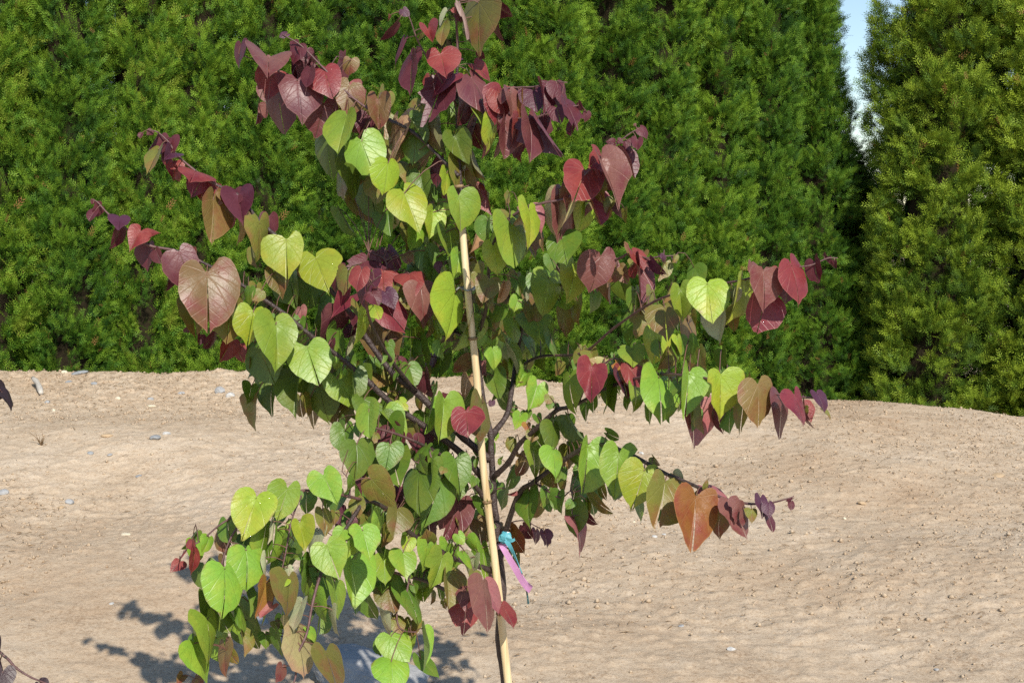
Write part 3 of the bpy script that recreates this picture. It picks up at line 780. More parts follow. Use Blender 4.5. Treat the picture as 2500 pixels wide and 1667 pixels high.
(420, 1130, 3.92, """805 335 710 750 460 Y 5; 1100 250 1030 570 310 G 4; 1455 130 1560 375 325 G 3; 1290 290 1250 480 155 D -4; 1480 310 1480 440 165 D -4; 1225 580 1290 860 315 Y 5; 1440 450 1490 690 170 O 0;
 1560 470 1570 600 95 O -2; 1400 640 1310 900 120 S 1; 1480 790 1600 1095 360 G 6; 1640 640 1560 760 175 G 2; 1720 680 1720 920 155 G 0; 1700 935 1785 1370 325 G 6; 900 580 860 950 190 G 0;
 920 780 930 920 95 D -2; 1010 640 980 1030 165 G -2; 960 560 945 790 38 S 1; 895 900 905 1130 48 S 2; 530 560 560 790 155 D -2; 470 680 500 870 145 B -4; 490 880 510 1020 65 B -4;
 710 830 765 1240 345 G 3; 505 1010 535 1470 380 G 6; 215 840 225 1060 80 R 0; 190 730 185 850 60 R 0; 110 850 65 960 25 R 0; 900 1145 840 1460 195 A 1; 960 1360 830 1480 125 K 2;
 1120 1100 1110 1480 275 O 3; 1070 1100 920 1150 115 Y 3; 1050 480 1000 620 120 D -5; 1130 820 1150 900 110 D -6; 700 700 740 800 160 D -6; 1240 890 1180 910 90 D 2; 1110 1000 1130 1090 90 S -2"""),
(420, 1330, 4.652, """1470 650 1370 980 175 S 2; 440 600 620 1000 265 D -3; 700 760 740 1015 145 G -2; 715 650 900 970 95 D -3; 840 480 970 780 95 D -4; 700 670 760 860 60 S -2; 400 840 525 1285 295 G 3; 250 1110 450 1568 310 G 1;
 600 1170 590 1500 155 B -3; 640 1210 760 1340 125 O -4; 780 1000 860 1270 155 O -5; 120 1480 60 1590 155 B -2; 270 1510 350 1590 140 B -3; 1180 990 1260 1260 115 D -4; 1415 985 1580 1500 300 L 0;
 1250 1380 1200 1568 135 M 2; 1640 570 1700 900 185 G -3; 1540 250 1540 600 155 D -5; 1560 950 1610 1100 135 G -3; 1650 300 1740 640 255 D -6; 1250 800 1300 980 115 G -3; 1170 860 1210 940 120 O -4"""),
(760, 1330, 4.2, """1390 310 1420 660 222 O 7; 1800 430 1960 690 235 K 10; 1760 375 1825 880 235 M 12; 1585 585 1560 900 315 R 9; 1960 620 2105 860 135 R 10; 150 1100 300 1500 310 O 4; 210 660 230 940 110 S 0;
 240 390 290 750 195 G -2; 780 460 830 690 265 O 1; 720 370 740 470 185 D -2; 960 410 1150 800 190 D 0; 720 680 800 1000 105 S 0; 815 930 980 1220 335 G 2; 820 1190 830 1480 395 G 5; 740 960 720 1130 85 D -3;
 1130 850 1250 1280 130 G 1; 1120 1170 1300 1370 155 D -2; 1100 270 1100 330 62 D -2; 1010 270 1000 330 110 D -2"""),
]

OUT_V = np.array([1.0, .955, .90, .83, .74, .62, .48, .33, .17, .02, -.105, -.185, -.215, -.195, -.13, -.045])
OUT_H = np.array([.0, .05, .145, .30, .51, .72, .875, .97, 1.0, .965, .855, .68, .48, .30, .14, .03])
STEPS = (0.34, 0.66, 0.88, 1.0)

def leaf_shape(rng, L, W, fold, bend, ragged):
    """heart-shaped blade: x across, y base to tip, z towards the upper face"""
    pw = rng.uniform(0.80, 1.35)                 # how full the shoulders are
    tipl = rng.uniform(-0.04, 0.05)
    Hh = OUT_H ** pw
    Vo = OUT_V + np.where(OUT_V > 0.6, tipl * (OUT_V - 0.6) * 2.5, 0) + np.where(OUT_V < 0, OUT_V * rng.uniform(-0.35, 0.35), 0)
    al, ar = 1 + 0.15 * rng.normal(), 1 + 0.15 * rng.normal()
    u1 = np.concatenate([Hh * ar, -Hh[:0:-1] * al]); lobe = np.where(OUT_V < 0.25, 1.0, 0.0) * np.array(OUT_H > 0.2) 
    v1 = np.concatenate([Vo + lobe * .045 * rng.normal(), (Vo + lobe * .045 * rng.normal())[:0:-1]])
    v1[0] = Vo[0]
    n = len(u1)
    skew = rng.normal(0, 0.13)
    u1 = u1 + skew * np.maximum(v1, 0) ** 2
    t_ = np.linspace(0, 6.283, n, endpoint=False)
    wob = 1 + 0.030 * np.sin(t_ * rng.integers(2, 5) + rng.uniform(0, 6)) + 0.016 * np.sin(t_ * rng.integers(6, 10) + rng.uniform(0, 6)) + rng.normal(0, 0.014 + 0.10 * ragged, n)
    if rng.random() < 0.22:                      # bitten or torn edge
        k0 = rng.integers(3, n - 4)
        wob[k0:k0 + rng.integers(1, 3)] *= rng.uniform(0.68, 0.86)
    u1 = u1 * wob; v1 = v1 * wob
    u1 = u1 / (u1.max() - u1.min())
    U, Vv, RIM = [0.0], [0.0], [0.0]
    for s in STEPS:
        U += list(u1 * s); Vv += list(v1 * s); RIM += [s] * n
    U = np.array(U); Vv = np.array(Vv)
    x = U * W * math.cos(fold); y = Vv * L
    ph = rng.uniform(0, 6.28, 4)
    z = np.abs(U) * W * math.sin(fold) - bend * 0.42 * L * np.maximum(Vv, -0.3) ** 2 * np.sign(Vv + 1e-6) * (Vv > 0)
    z -= (0.10 + 0.22 * bend) * L * (np.abs(U) * 2) ** 2 * 0.5
    ang = np.arctan2(U, Vv + 1e-9); rad = np.sqrt(U * U + Vv * Vv)
    z += L * 0.055 * rad * np.sin(ang * 2 + ph[0]) + L * 0.030 * rad ** 2 * np.sin(ang * 6 + ph[1])
    z += x * Vv * rng.normal(0, 0.30)
    z -= L * rng.uniform(0, 0.28) * np.maximum(0, -Vv + 0.1) ** 1.2 * rng.choice([1.0, 1.0, -0.6])
    faces = []
    for k in range(n - 1):
        faces.append((0, 1 + k + 1, 1 + k))
    for j in range(len(STEPS) - 1):
        a, b = 1 + j * n, 1 + (j + 1) * n
        for k in range(n - 1):
            faces.append((a + k, a + k + 1, b + k + 1, b + k))
    # uv keeps natural proportions
    return np.column_stack([x, y, z]), faces, np.column_stack([U * 1.1, Vv]), RIM

CAM_R = Vector((1, 0, 0))

def add_leaf(i, bx, by, tx, ty, w, code, zcm, samples, root, plane=TREE_Y):
    rng = np.random.default_rng(1000 + i)
    best = min(samples, key=lambda s: (s[0] - bx) ** 2 + (s[1] - by) ** 2)
    Yd = plane - best[2] - zcm / 100.0 - rng.uniform(-0.008, 0.008)
    B = at(bx, by, Yd)
    fwd = (B - Vector((0, 0, CAM_Z))); dist = fwd.length; fwd.normalize()
    right = (CAM_R - fwd * CAM_R.dot(fwd)).normalized()
    up = right.cross(fwd)
    ppm = FPX / Yd
    d2 = Vector((tx - bx, -(ty - by)))
    l = max(4.0, d2.length * 1.03) / ppm; ww = w * 1.04 / ppm
    d2.normalize()
    dir2 = right * d2.x + up * d2.y
    rho = 0.97
    fold = math.radians(rng.uniform(-4, 26) if rng.random() > 0.2 else rng.uniform(30, 54))
    if l / ww < rho:
        W = ww; L = rho * ww
        tilt = math.acos(min(1, l / L)); yaw = rng.uniform(-0.15, 0.15)
        bend = rng.uniform(0.1, 0.75)
    else:
        tilt = math.radians(rng.uniform(6, 26))
        L = l / math.cos(tilt)
        W = L / rho
        W = min(W, max(ww * 2.6, 0.012))
        yaw = math.acos(min(1.0, ww / W)) * (1 if rng.random() < 0.5 else -1)
        bend = rng.uniform(0.0, 0.65)
    W = W / math.cos(min(abs(fold), 0.42))
    Vd = (dir2 * math.cos(tilt) - fwd * math.sin(tilt)).normalized()
    Ud = Vd.cross(-fwd)
    if Ud.length < 1e-4:
        Ud = right.copy()
    Ud.normalize()
    Nd = Ud.cross(Vd).normalized()
    if Nd.dot(fwd) > 0:
        Ud, Nd = -Ud, -Nd
    if zcm >= 1:                                  # leaves turn their faces to the light
        na = (Ud * math.cos(yaw) + Nd * math.sin(yaw)).cross(Vd)
        nb_ = (Ud * math.cos(yaw) - Nd * math.sin(yaw)).cross(Vd)
        if nb_.dot(SUN_FROM) > na.dot(SUN_FROM):
            yaw = -yaw
    U2 = Ud * math.cos(yaw) + Nd * math.sin(yaw)
    N2 = U2.cross(Vd).normalized()
    ragged = 1.0 if code in 'W' or (code in 'P' and rng.random() < 0.12) else 0.0
    P, faces, uv, rim = leaf_shape(rng, L, W, fold, bend, ragged)
    M = np.array([U2[:], Vd[:], N2[:]])
    Wp = P @ M
    nb = len(Wp)
    faces = [f[::-1] if U2.cross(Vd).dot(N2) < 0 else f for f in faces]
    # petiole from the twig to the blade
    A = best[3] - B
    ln = A.length
    mid = A * 0.5 + Vector((0, 0, 0.10 * ln)) - fwd * 0.05 * ln
    path = [A, A * 0.75 + mid * 0.25 + Vector((0, 0, 0.03 * ln)), mid, mid * 0.35 + Vector((0, 0, 0.02 * ln)), Vd * (0.012 * L)]
    pr = 0.0008 + 0.0004 * min(1, W / 0.1)
    tv, tf = tube(path, [pr * 1.25, pr, pr, pr, pr * 1.1], 5, False)
    V = [tuple(v) for v in Wp] + [tuple(v) for v in tv]
    F = list(faces) + [tuple(a + nb for a in f) for f in tf]
    mi = [0] * len(faces) + [1] * len(tf)
    uvs = np.vstack([uv, np.zeros((len(tv), 2))])
    return B, V, F, mi, uvs, list(rim) + [0.0] * len(tv)

def parse(views):
    rows = []
    for ox, oy, s, txt in views:
        for rec in txt.replace('\n', ' ').split(';'):
            f = rec.split()
            if len(f) < 7:
                continue
            bx, by, tx, ty, w = [float(a) for a in f[:5]]
            if w <= 0:
                continue
            rows.append((ox + bx / s, oy + by / s, ox + tx / s, oy + ty / s, w / s, f[5], float(f[6])))
    return rows

rows = parse(LEAVES)
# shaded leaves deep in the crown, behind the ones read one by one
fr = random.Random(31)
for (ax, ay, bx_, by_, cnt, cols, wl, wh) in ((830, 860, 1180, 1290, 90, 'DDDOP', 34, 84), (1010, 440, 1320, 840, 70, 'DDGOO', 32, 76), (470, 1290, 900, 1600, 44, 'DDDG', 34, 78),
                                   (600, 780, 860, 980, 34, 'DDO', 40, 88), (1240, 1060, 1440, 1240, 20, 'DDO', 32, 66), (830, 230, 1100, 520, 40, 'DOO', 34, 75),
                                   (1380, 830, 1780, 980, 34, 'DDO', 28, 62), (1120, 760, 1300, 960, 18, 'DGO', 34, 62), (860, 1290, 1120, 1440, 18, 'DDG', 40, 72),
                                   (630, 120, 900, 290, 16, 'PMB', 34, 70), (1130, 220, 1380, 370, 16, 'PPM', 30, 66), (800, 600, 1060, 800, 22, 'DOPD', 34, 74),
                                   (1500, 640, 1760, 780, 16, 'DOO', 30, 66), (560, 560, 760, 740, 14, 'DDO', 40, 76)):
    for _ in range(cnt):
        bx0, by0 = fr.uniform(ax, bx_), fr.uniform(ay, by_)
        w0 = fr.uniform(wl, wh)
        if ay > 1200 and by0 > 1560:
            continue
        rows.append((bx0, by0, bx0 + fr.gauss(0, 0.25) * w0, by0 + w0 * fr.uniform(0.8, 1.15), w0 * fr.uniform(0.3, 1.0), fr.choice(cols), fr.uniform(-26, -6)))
listed = [r for r in rows]
for _ in range(230):
    bs = fr.choice(branch_samples[130:])
    near = min(listed, key=lambda r: (r[0] - bs[0]) ** 2 + (r[1] - bs[1]) ** 2)
    if bs[1] < 40 or (near[0] - bs[0]) ** 2 + (near[1] - bs[1]) ** 2 > 60 ** 2:
        continue
    code = near[5] if near[5] not in 'AWLTVS' else 'O'
    w0 = fr.uniform(22, 50)
    bx0, by0 = bs[0] + fr.gauss(0, 16), bs[1] + fr.uniform(-8, 34)
    rows.append((bx0, by0, bx0 + fr.gauss(0, 0.35) * w0, by0 + w0 * fr.uniform(0.6, 1.15), w0 * fr.uniform(0.35, 1.0), code, fr.uniform(-9, 3)))
order = sorted(range(len(rows)), key=lambda i: -rows[i][4] * max(20, math.hypot(rows[i][2] - rows[i][0], rows[i][3] - rows[i][1])))
single = set(order[:300])
rest = []
leaf_count = 0
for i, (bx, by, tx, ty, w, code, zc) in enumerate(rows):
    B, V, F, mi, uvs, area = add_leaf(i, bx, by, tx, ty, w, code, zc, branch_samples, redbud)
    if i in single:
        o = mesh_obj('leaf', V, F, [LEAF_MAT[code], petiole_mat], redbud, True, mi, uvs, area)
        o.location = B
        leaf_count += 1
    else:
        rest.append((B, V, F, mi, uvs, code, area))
print('tris', sum(len(o.data.polygons) for o in bpy.data.objects if o.type == 'MESH' and o.name.startswith('crown')))
print('leaves', leaf_count, 'rest', len(rest))
if rest:
    codes = sorted(set(r[5] for r in rest))
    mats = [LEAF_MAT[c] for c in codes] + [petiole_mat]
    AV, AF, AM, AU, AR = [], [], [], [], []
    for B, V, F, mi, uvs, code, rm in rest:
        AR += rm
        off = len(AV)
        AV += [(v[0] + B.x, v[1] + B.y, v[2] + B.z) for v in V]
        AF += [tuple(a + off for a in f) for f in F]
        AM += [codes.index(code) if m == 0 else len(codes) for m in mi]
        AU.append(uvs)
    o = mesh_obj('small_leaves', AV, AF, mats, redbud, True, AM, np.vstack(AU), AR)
    o['kind'] = 'stuff'
bpy.context.view_layer.update()
place_parts(redbud)

# ------------------------------------------------------------------ neighbour sapling reaching in at the left edge
neighbour = thing('redbud_tree', 'dark purple redbud sapling, its leaf tips poking in at the left edge', 'tree', at(-700, 2157, TREE_Y))
nb_samples = []
NB = [
 ('trunk', [(-700,2160,0),(-690,1800,0),(-700,1500,0),(-690,1200,0),(-700,900,0),(-695,600,0)], .012, .003),
 ('branch', [(-695,1800,0),(-450,1650,.1),(-200,1590,.2),(-30,1585,.25),(12,1602,.26),(40,1630,.27),(75,1652,.27),(115,1668,.28),(150,1682,.28)], .0055, .0012),
 ('branch', [(-692,1250,0),(-450,1080,.1),(-200,970,.2),(-60,942,.25),(0,952,.27),(16,958,.27)], .0050, .0011),
 ('branch', [(-698,1000,0),(-560,850,.1),(-420,780,.15),(-300,760,.2)], .0045, .0011),
 ('branch', [(-698,1400,0),(-900,1250,.1),(-1050,1180,.15)], .0045, .0011),
]
for nm, path, r0, r1 in NB:
    build_branch(nm, path, r0, r1, neighbour, nb_samples)
NBL = [(0, 0, 1.0, """4 958 36 999 24 N 2; -6 935 -8 985 22 N 0; -22 1545 0 1598 42 N 2; 0 1612 22 1710 72 N -2; 6 1640 -6 1700 60 N 2; 98 1668 120 1692 36 N 0;
 -70 1600 -90 1690 80 N 0; -150 1590 -160 1690 95 P 0; -250 1600 -270 1700 100 M 0; -350 1620 -360 1730 105 B 0; -110 960 -120 1050 90 P 0; -210 975 -230 1080 100 M 0;
 -310 1020 -320 1130 110 O 0; -330 765 -350 860 95 P 0; -430 790 -450 900 105 M 0; -530 850 -560 960 110 G 0; -690 620 -720 720 100 M 0; -690 760 -650 860 105 G 0; -900 1260 -930 1370 110 G 0; -1020 1190 -1050 1290 105 M 0""")]
for i, (bx, by, tx, ty, w, code, zc) in enumerate(parse(NBL)):
    B, V, F, mi, uvs, area = add_leaf(900 + i, bx, by, tx, ty, w, code, zc, nb_samples, neighbour)
    o = mesh_obj('leaf', V, F, [LEAF_MAT[code], petiole_mat], neighbour, True, mi, uvs, area)
    o.location = B
bpy.context.view_layer.update()
place_parts(neighbour)

# ------------------------------------------------------------------ bamboo stake, tie and flagging tape
def bamboo_mat():
    m, nt, N, L, b = new_mat('bamboo')
    tc = N.new('ShaderNodeTexCoord')
    mp = N.new('ShaderNodeMapping'); mp.inputs['Scale'].default_value = (90, 90, 3)
    L.new(tc.outputs['Object'], mp.inputs['Vector'])
    n = noise(N, L, 1.0, 4, 0.6, vec=mp.outputs[0])
    r = ramp(N, [(0.28, (0.46, 0.32, 0.16)), (0.45, (0.67, 0.52, 0.30)), (0.6, (0.74, 0.60, 0.38)), (0.8, (0.80, 0.70, 0.50))])
    L.new(n.outputs['Fac'], r.inputs['Fac']); L.new(r.outputs['Color'], b.inputs['Base Color'])
    b.inputs['Roughness'].default_value = 0.45
    return m
bamboo = bamboo_mat()
node_mat = simple_mat('bamboo_node', (0.10, 0.06, 0.03), (0.36, 0.24, 0.12), 90, 0.6, 0.2)
SP_ = [(1258, 1790), (1241, 1667), (1213, 1412), (1190, 1226), (1177, 1111), (1163, 911), (1147, 761), (1133, 611), (1125, 500), (1123, 478)]
stake_y = lambda py: TREE_Y - 0.055 + 0.02 * (py - 200) / 1400
spts = [at(x, y, stake_y(y)) for x, y in SP_]
d_end = (spts[0] - spts[1]).normalized()
foot = spts[0] + d_end * ((spts[0].z + 0.1) / -d_end.z)
spts = [foot] + spts
stake = thing('bamboo_stake', 'pale tan bamboo stake leaning beside the redbud trunk', 'stake', foot)
sp = catmull(spts, 4)
V, F = tube(sp, list(np.linspace(0.0096, 0.0074, len(sp))), 14)
mesh_obj('cane', V, F, bamboo, stake)
for (x, y) in ((1190, 1224), (1154, 826), (1122, 455), (1222, 1496)):
    c = at(x, y, stake_y(y))
    k = min(range(len(sp) - 1), key=lambda j: (sp[j] - c).length)
    d = (sp[k + 1] - sp[k]).normalized()
    c = sp[k] + d * (c - sp[k]).dot(d)
    V, F = tube([c - d * 0.0035, c - d * 0.0012, c + d * 0.0012, c + d * 0.0035], [0.0098, 0.0117, 0.0114, 0.0098], 14)
    mesh_obj('cane_node', V, F, node_mat, stake)
bpy.context.view_layer.update()
place_parts(stake)

grey_plastic = simple_mat('grey_tie_plastic', (0.22, 0.22, 0.21), (0.32, 0.32, 0.31), 30, 0.4, 0)
c0 = at(1142, 707, stake_y(707)); t0 = at(1146, 700, TREE_Y + 0.015)
loop = []
for k in range(29):
    a = 2 * math.pi * k / 28
    cc = c0.lerp(t0, 0.5 + 0.5 * math.sin(a))
    rad = 0.0125 if math.sin(a) < 0 else 0.0095
    loop.append(cc + Vector((rad * math.cos(a), 0.010 * math.sin(a), 0.002 * math.cos(2 * a))))
V, F = tube(loop, [0.0022] * len(loop), 7)
tail1 = catmull([c0 + Vector((-0.012, -0.004, 0)), at(1122, 702, stake_y(707) - 0.016), at(1113, 709, stake_y(707) - 0.014)], 5)
tail2 = catmull([c0 + Vector((0.012, -0.006, 0)), at(1156, 708, stake_y(707) - 0.014), at(1163, 699, stake_y(707) - 0.008)], 5)
for tl in (tail1, tail2):
    v2, f2 = tube(tl, [0.0022] * (len(tl) - 1) + [0.0014], 7)
    off = len(V)
    V = V + v2
    F = F + [tuple(a + off for a in f) for f in f2]
tie = mesh_obj('plant_tie', V, F, grey_plastic)
tag(tie, 'grey plastic plant tie looped round the bamboo stake and stem', 'tie')

def strip(path, widths, side, thick=0.0006):
    V, F = [], []
    n = len(path)
    for i, p in enumerate(path):
        t = (path[min(i + 1, n - 1)] - path[max(0, i - 1)]).normalized()
        s = (side[i] - t * side[i].dot(t)).normalized()
        q = t.cross(s)
        for a, b in ((-1, -1), (0, -1.6), (1, -1), (1, 1), (0, 0.4), (-1, 1)):
            V.append(p + s * a * widths[i] * 0.5 + q * b * thick * (1 if a else 1.5))
    for i in range(n - 1):
        for k in range(6):
            k2 = (k + 1) % 6
            F.append((i * 6 + k, i * 6 + k2, (i + 1) * 6 + k2, (i + 1) * 6 + k))
    F.append(tuple(range(5, -1, -1))); F.append(tuple(range((n - 1) * 6, n * 6)))
    return V, F

def tape_mat(name, c1, c2):
    m, nt, N, L, b = new_mat(name)
    n = noise(N, L, 40, 3, 0.5)
    r = ramp(N, [(0.3, c1), (0.7, c2)]); L.new(n.outputs['Fac'], r.inputs['Fac'])
    L.new(r.outputs['Color'], b.inputs['Base Color'])
    b.inputs['Roughness'].default_value = 0.28
    tr = N.new('ShaderNodeBsdfTranslucent'); L.new(r.outputs['Color'], tr.inputs['Color'])
    mx = N.new('ShaderNodeMixShader'); mx.inputs[0].default_value = 0.3
    L.new(b.outputs[0], mx.inputs[1]); L.new(tr.outputs[0], mx.inputs[2])
    L.new(mx.outputs[0], nt.nodes['Material Output'].inputs['Surface'])
    return m
pink = tape_mat('pink_tape', (0.74, 0.36, 0.68), (0.80, 0.46, 0.76))
cyan = tape_mat('cyan_tape', (0.10, 0.42, 0.52), (0.17, 0.54, 0.62))
TY = TREE_Y - 0.05
pk = catmull([at(1222, 1325, TY + .02), at(1228, 1336, TY - .006), at(1243, 1362, TY - .012), at(1262, 1394, TY - .016), at(1279, 1422, TY - .018), at(1296, 1439, TY - .028)], 4)
V, F = strip(pk, list(np.linspace(0.011, 0.0200, len(pk))), [Vector((1, -0.15 - 0.03 * i, 0.35)) for i in range(len(pk))])
tape1 = thing('flagging_tape', 'bright pink plastic tape tail hanging from the redbud stem', 'ribbon', pk[0], 'plastic tapes tied to the redbud stem')
mesh_obj('tail', V, F, pink, tape1, smooth=False)
wrap = []
for k in range(17):
    a = 2 * math.pi * k / 16
    wrap.append(at(1226, 1326, TREE_Y) + Vector((0.0185 * math.cos(a), 0.022 * math.sin(a) - 0.006, 0.004 * math.cos(a))))
V, F = strip(wrap, [0.011] * 17, [Vector((0.05, 0, 1))] * 17)
mesh_obj('wrap', V, F, pink, tape1, smooth=False)
bpy.context.view_layer.update(); place_parts(tape1)

tape2 = thing('flagging_tape', 'turquoise plastic tape knotted round the redbud stem with a thin twisted tail', 'ribbon', at(1233, 1313, TY), 'plastic tapes tied to the redbud stem')
rg = random.Random(3)
V, F = [], []
nu, nv = 14, 9
kc = at(1233, 1312, TY - 0.004)
for j in range(nv):
    ph = math.pi * j / (nv - 1)
    for i in range(nu):
        a = 2 * math.pi * i / nu
        r = 0.0125 * (1 + 0.35 * math.sin(3 * a + 2 * ph) * math.sin(ph) + rg.uniform(-.12, .12))
        V.append(kc + Vector((r * 1.0 * math.sin(ph) * math.cos(a), 0.8 * r * math.sin(ph) * math.sin(a), 1.05 * r * math.cos(ph))))
for j in range(nv - 1):
    for i in range(nu):
        F.append((j * nu + i, (j + 1) * nu + i, (j + 1) * nu + (i + 1) % nu, j * nu + (i + 1) % nu))
mesh_obj('knot', V, F, cyan, tape2, smooth=False)
tl = catmull([at(1236, 1318, TY - .012), at(1246, 1335, TY - .02), at(1257, 1358, TY - .018), at(1266, 1378, TY - .02), at(1274, 1398, TY - .02)], 4)
V, F = strip(tl, list(np.linspace(0.0115, 0.003, len(tl))), [Vector((math.cos(0.12 * i), -math.sin(0.12 * i), 0.3)) for i in range(len(tl))])
mesh_obj('tail', V, F, cyan, tape2, smooth=False)
tl = catmull([at(1236, 1316, TY - .012), at(1249, 1319, TY - .018), at(1257, 1316, TY - .016)], 4)
V, F = strip(tl, list(np.linspace(0.010, 0.006, len(tl))), [Vector((0.1, -0.2, 1))] * len(tl))
mesh_obj('tail', V, F, cyan, tape2, smooth=False)
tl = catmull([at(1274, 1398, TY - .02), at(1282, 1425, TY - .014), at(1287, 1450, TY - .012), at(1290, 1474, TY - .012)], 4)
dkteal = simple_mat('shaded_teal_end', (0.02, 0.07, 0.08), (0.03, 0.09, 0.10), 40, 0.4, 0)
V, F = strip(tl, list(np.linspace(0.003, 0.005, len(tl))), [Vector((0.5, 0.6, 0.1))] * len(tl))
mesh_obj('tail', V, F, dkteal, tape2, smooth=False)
bpy.context.view_layer.update(); place_parts(tape2)

# ------------------------------------------------------------------ stones
stone_cols = {
 'grey': ((0.30, 0.30, 0.30), (0.40, 0.395, 0.39)), 'pale': ((0.46, 0.45, 0.43), (0.58, 0.56, 0.53)),
 'cream': ((0.58, 0.50, 0.36), (0.68, 0.61, 0.47)), 'tan': ((0.42, 0.30, 0.18), (0.50, 0.37, 0.24)),
 'slate': ((0.22, 0.23, 0.24), (0.32, 0.33, 0.34)), 'brown': ((0.28, 0.20, 0.14), (0.36, 0.27, 0.19))}
stone_mats = {k: simple_mat('stone_' + k, a, b, 14, 0.85, 0.5, 60, 0.25) for k, (a, b) in stone_cols.items()}
import bmesh
def stone(px, py, wpx, col, label, flat=0.55, long=1.0, rot=0.0, seed=0, cat='stone', sub=2, sink=0.38):
    p = ground_hit(px, py)
    r = wpx / FPX * p.y / 2
    rs = np.random.default_rng(seed + int(px * 3 + py))
    bm = bmesh.new()
    bmesh.ops.create_icosphere(bm, subdivisions=sub, radius=1.0)
    planes = [Vector(rs.normal(size=3)).normalized() for _ in range(9)]
    lim = rs.uniform(0.62, 0.92, 9)
    for v in bm.verts:
        for q, l in zip(planes, lim):
            d = v.co.dot(q)
            if d > l:
                v.co -= q * (d - l) * 0.9
        v.co *= 1 + rs.normal(0, 0.015)
    for v in bm.verts:
        v.co.x *= r * long; v.co.y *= r; v.co.z *= r * flat
    me = bpy.data.meshes.new('stone')
    bm.to_mesh(me); bm.free()
    me.materials.append(stone_mats[col])
    o = bpy.data.objects.new('stone', me)
    COL.objects.link(o)
    zc = float(h_ground(p.x, p.y)) + r * flat * (0.6 - sink)
    o.location = (p.x, p.y, zc)
    o.rotation_euler = (rs.uniform(-0.1, 0.3), rs.uniform(-.2, .2), rot)
    tag(o, label, cat, 'loose stones on the sandy bank')
    return o

STONES = [
 (537, 960, 27, 'grey', 'larger grey angular stone left of a pair near the crest', .9, 1.0),
 (563, 969, 26, 'pale', 'paler stone right of a pair near the crest', .75, 1.0),
 (230, 940, 16, 'slate', 'small dark grey stone near the crest above the cream pebble', .7, 1.2),
 (289, 973, 15, 'cream', 'small cream pebble below the crest between two grey stones', .6, 1.2),
 (368, 976, 18, 'grey', 'grey stone directly above a cream pebble below the crest', .6, 1.1),
 (370, 995, 17, 'cream', 'cream pebble directly below a grey stone near the crest', .6, 1.3),
 (443, 962, 18, 'grey', 'grey stone between the pebbles and the pair of angular stones', .5, 1.1),
 (380, 1074, 28, 'slate', 'flat lilac grey stone beside a pale pebble on the bank', .5, 1.2),
 (407, 1062, 20, 'pale', 'pale rounded pebble beside the flat lilac grey stone', .6, 1.1),
 (182, 983, 18, 'brown', 'dark brown clod of stone left of the cream pebble', .7, 1.0),
 (116, 986, 17, 'grey', 'grey stone below the pale broken stick', .6, 1.0),
 (131, 1004, 14, 'cream', 'tiny cream stone under the grey one near the stick', .8, 0.7),
 (221, 1110, 15, 'slate', 'small slate pebble alone in the middle of the bank', .5, 1.2),
 (170, 1230, 24, 'grey', 'pale grey stone with a smaller stone touching its left', .6, 1.0),
 (149, 1241, 17, 'tan', 'smaller stone touching the left of the pale grey stone', .6, 1.0),
 (8, 1204, 30, 'grey', 'grey stone cut by the left edge half way down the bank', .6, 1.0),
 (309, 1308, 21, 'cream', 'long cream chip lying left of the lowest branch', .5, 1.5),
 (261, 1066, 24, 'tan', 'broad tan stone left of the lilac grey stone', .5, 1.3),
 (168, 936, 22, 'slate', 'flat grey stone just under the crest near the stick', .5, 1.3),
 (193, 914, 33, 'slate', 'long flat slate lying on the crest before the hedge', .35, 1.4),
 (158, 912, 18, 'cream', 'cream stone on the crest left of the long slate', .6, 1.0),
 (268, 1115, 14, 'grey', 'small grey chip right of the lone slate pebble', .5, 1.2),
 (338, 1166, 14, 'slate', 'thin slate chip in the middle of the bare bank', .35, 1.5),
 (1665, 1531, 21, 'grey', 'flat blue grey pebble low on the right side of the soil', .35, 1.2),
 (1786, 1589, 25, 'pale', 'whitish angular stone lowest on the right side of the soil', .6, 1.0),
 (1818, 1122, 9, 'cream', 'tiny cream pebble under the right branch', .7, 1.0),
 (1566, 1108, 17, 'pale', 'white flat stone behind the right branch leaves', .6, 0.8),
 (1621, 1307, 12, 'pale', 'small pale pebble below the orange leaf, right of another', .6, 0.9),
 (1598, 1313, 14, 'pale', 'small pale pebble below the green leaf, left of another', .6, 1.1),
 (2436, 1162, 28, 'tan', 'tan flat stone high at the right side of the bank', .35, 1.2),
 (2104, 1234, 22, 'tan', 'tan stone in the middle of the right bank', .45, 1.1),
 (2287, 1637, 14, 'grey', 'small grey pebble low at the right corner', .6, 1.1),
 (2193, 1542, 11, 'cream', 'tiny cream pebble low on the right bank', .7, 1.0),
 (1548, 1275, 10, 'cream', 'tiny cream pebble under the tip of the green leaves', .7, 1.0),
 (2062, 1268, 10, 'cream', 'tiny cream pebble in the middle of the right bank', .7, 1.0),
 (630, 1521, 50, 'slate', 'bluish grey stone in the shadow under the lower left leaves', .5, 1.2),
 (272, 1476, 14, 'pale', 'pale pebble above the tree shadow on the left soil', .5, 1.0),
]
for i, s in enumerate(STONES):
    stone(*s[:5], flat=s[5], long=s[6], rot=random.Random(i).uniform(-1.2, 1.2), seed=i)
stone(895, 1668, 320, 'grey', 'big flat pale grey boulder under the lowest left leaves', flat=0.34, long=1.05, rot=0.3, seed=77, cat='boulder', sub=4, sink=0.25)
stick_mat = simple_mat('weathered_wood', (0.42, 0.38, 0.33), (0.58, 0.54, 0.48), 60, 0.8, 0.4)
a, b = ground_hit(81, 945), ground_hit(101, 968)
V, F = tube(catmull([a + Vector((0, 0, .055)), a.lerp(b, .4) + Vector((.01, 0, .045)), b + Vector((0, 0, .02))], 4), [.012, .014, .017, .016, .014, .016, .018, .017, .012], 8)
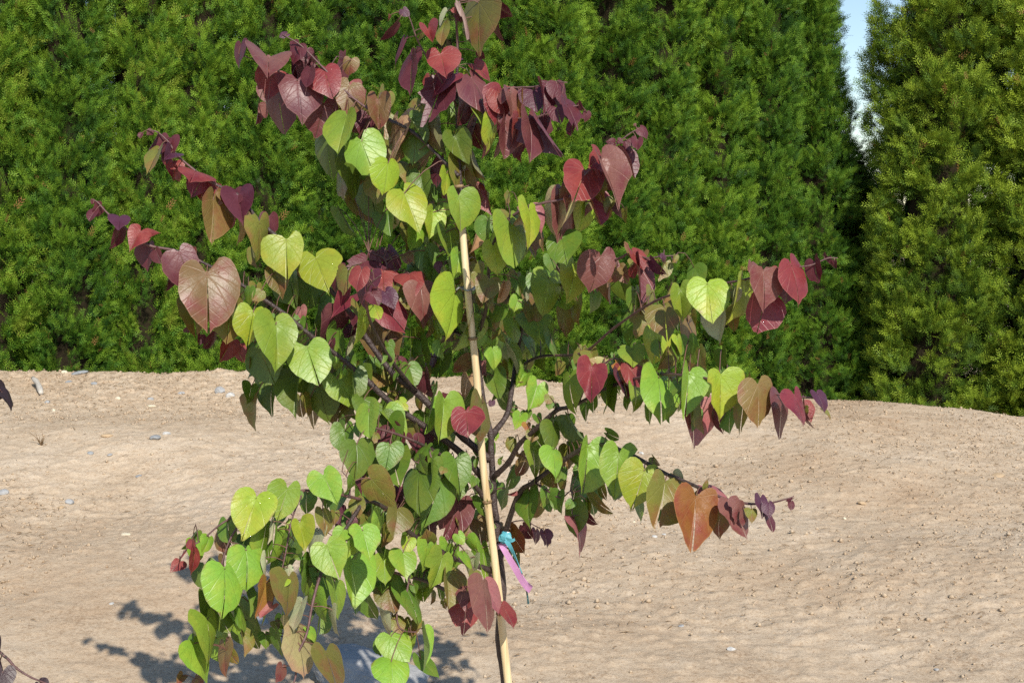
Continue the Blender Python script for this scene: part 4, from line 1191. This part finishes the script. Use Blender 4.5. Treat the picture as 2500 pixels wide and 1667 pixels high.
tag(mesh_obj('stick', V, F, stick_mat), 'short pale broken stick lying near the crest of the bank', 'stick')
straw_c = simple_mat('dry_straw', (0.13, 0.08, 0.04), (0.26, 0.17, 0.09), 60, 0.9, 0)
c = ground_hit(102, 1090)
V, F = [], []
rs = random.Random(9)
for k in range(14):
    d = Vector((rs.uniform(-.6, .6), rs.uniform(-.4, .4), 1)).normalized()
    ln = rs.uniform(.03, .10)
    v2, f2 = tube([c, c + d * ln * .5 + Vector((0, 0, .004)), c + d * ln + Vector((rs.uniform(-.02, .02), 0, -.004))], [.0018, .0015, .0008], 4)
    off = len(V); V += v2; F += [tuple(q + off for q in f) for f in f2]
tag(mesh_obj('dead_weed', V, F, straw_c), 'dead brown weed sprig standing on the left bank', 'weed')

# ------------------------------------------------------------------ crumbs of soil and straw litter (uncountable)
g = np.random.default_rng(99)
def scatter(n):
    x = g.uniform(-3.4, 3.6, n); y = 4.2 + (9.15 - 4.2) * g.uniform(0, 1, n) ** 1.0
    ok = np.abs(x) < 0.42 * y + 0.15
    dens = vnoise(x * 1.3, y * 1.3, 61) + 0.35 * (y > 7.6) * (x < -0.2)
    ok &= g.uniform(0.1, 1.05, n) < dens
    return x[ok], y[ok]
OCT = np.array([(1, 0, 0), (0, 1, 0), (-1, 0, 0), (0, -1, 0), (0, 0, 1), (0, 0, -1)], float)
OCF = np.array([(0, 1, 4), (1, 2, 4), (2, 3, 4), (3, 0, 4), (1, 0, 5), (2, 1, 5), (3, 2, 5), (0, 3, 5)])
x, y = scatter(62000)
n = len(x)
s = 0.0022 + 0.0068 * g.uniform(0, 1, n) ** 4 + 0.010 * g.uniform(0, 1, n) ** 16
V = OCT[None] * s[:, None, None] * g.uniform(0.55, 1.25, (n, 6, 1))
V[:, :, 2] *= 0.75
a = g.uniform(0, 6.28, n); ca, sa = np.cos(a)[:, None], np.sin(a)[:, None]
V = np.stack([V[:, :, 0] * ca - V[:, :, 1] * sa, V[:, :, 0] * sa + V[:, :, 1] * ca, V[:, :, 2]], -1)
V += np.stack([x, y, h_ground(x, y) + s * 0.35], -1)[:, None, :]
F = (OCF[None] + (np.arange(n) * 6)[:, None, None]).reshape(-1, 3)
crumb = big_mesh('soil_crumbs', V.reshape(-1, 3), None, soil, tris=F)
crumb['kind'] = 'stuff'; crumb['label'] = 'loose crumbs of tan soil scattered over the bank'
x, y = scatter(14000)
n = len(x)
ln = g.uniform(0.010, 0.040, n) * (1 + 1.0 * (g.uniform(0, 1, n) > 0.96)); wd = g.uniform(0.0009, 0.0022, n)
a = g.normal(0.15, 0.75, n)
dx, dy = np.cos(a), np.sin(a)
z0 = h_ground(x - dx * ln / 2, y - dy * ln / 2) + 0.003; z1 = h_ground(x + dx * ln / 2, y + dy * ln / 2) + 0.003 + g.uniform(0, 0.006, n)
P0 = np.stack([x - dx * ln / 2, y - dy * ln / 2, z0], -1); P1 = np.stack([x + dx * ln / 2, y + dy * ln / 2, z1], -1)
Pm = (P0 + P1) / 2 + np.stack([g.normal(0, .003, n), g.normal(0, .003, n), g.uniform(0.001, .006, n)], -1)
sd = np.stack([-dy * wd, dx * wd, 0 * wd], -1); up = np.stack([0 * wd, 0 * wd, wd * 1.5], -1)
V = np.stack([P0, Pm - sd, Pm + sd, Pm + up, P1], 1)
FT = np.array([(0, 1, 3), (0, 3, 2), (1, 4, 3), (3, 4, 2), (0, 2, 1), (1, 2, 4)])
F = (FT[None] + (np.arange(n) * 5)[:, None, None]).reshape(-1, 3)
straw = big_mesh('straw_litter', V.reshape(-1, 3), None, straw_c, tris=F)
straw['kind'] = 'stuff'; straw['label'] = 'fine brown straw and root bits littering the soil'
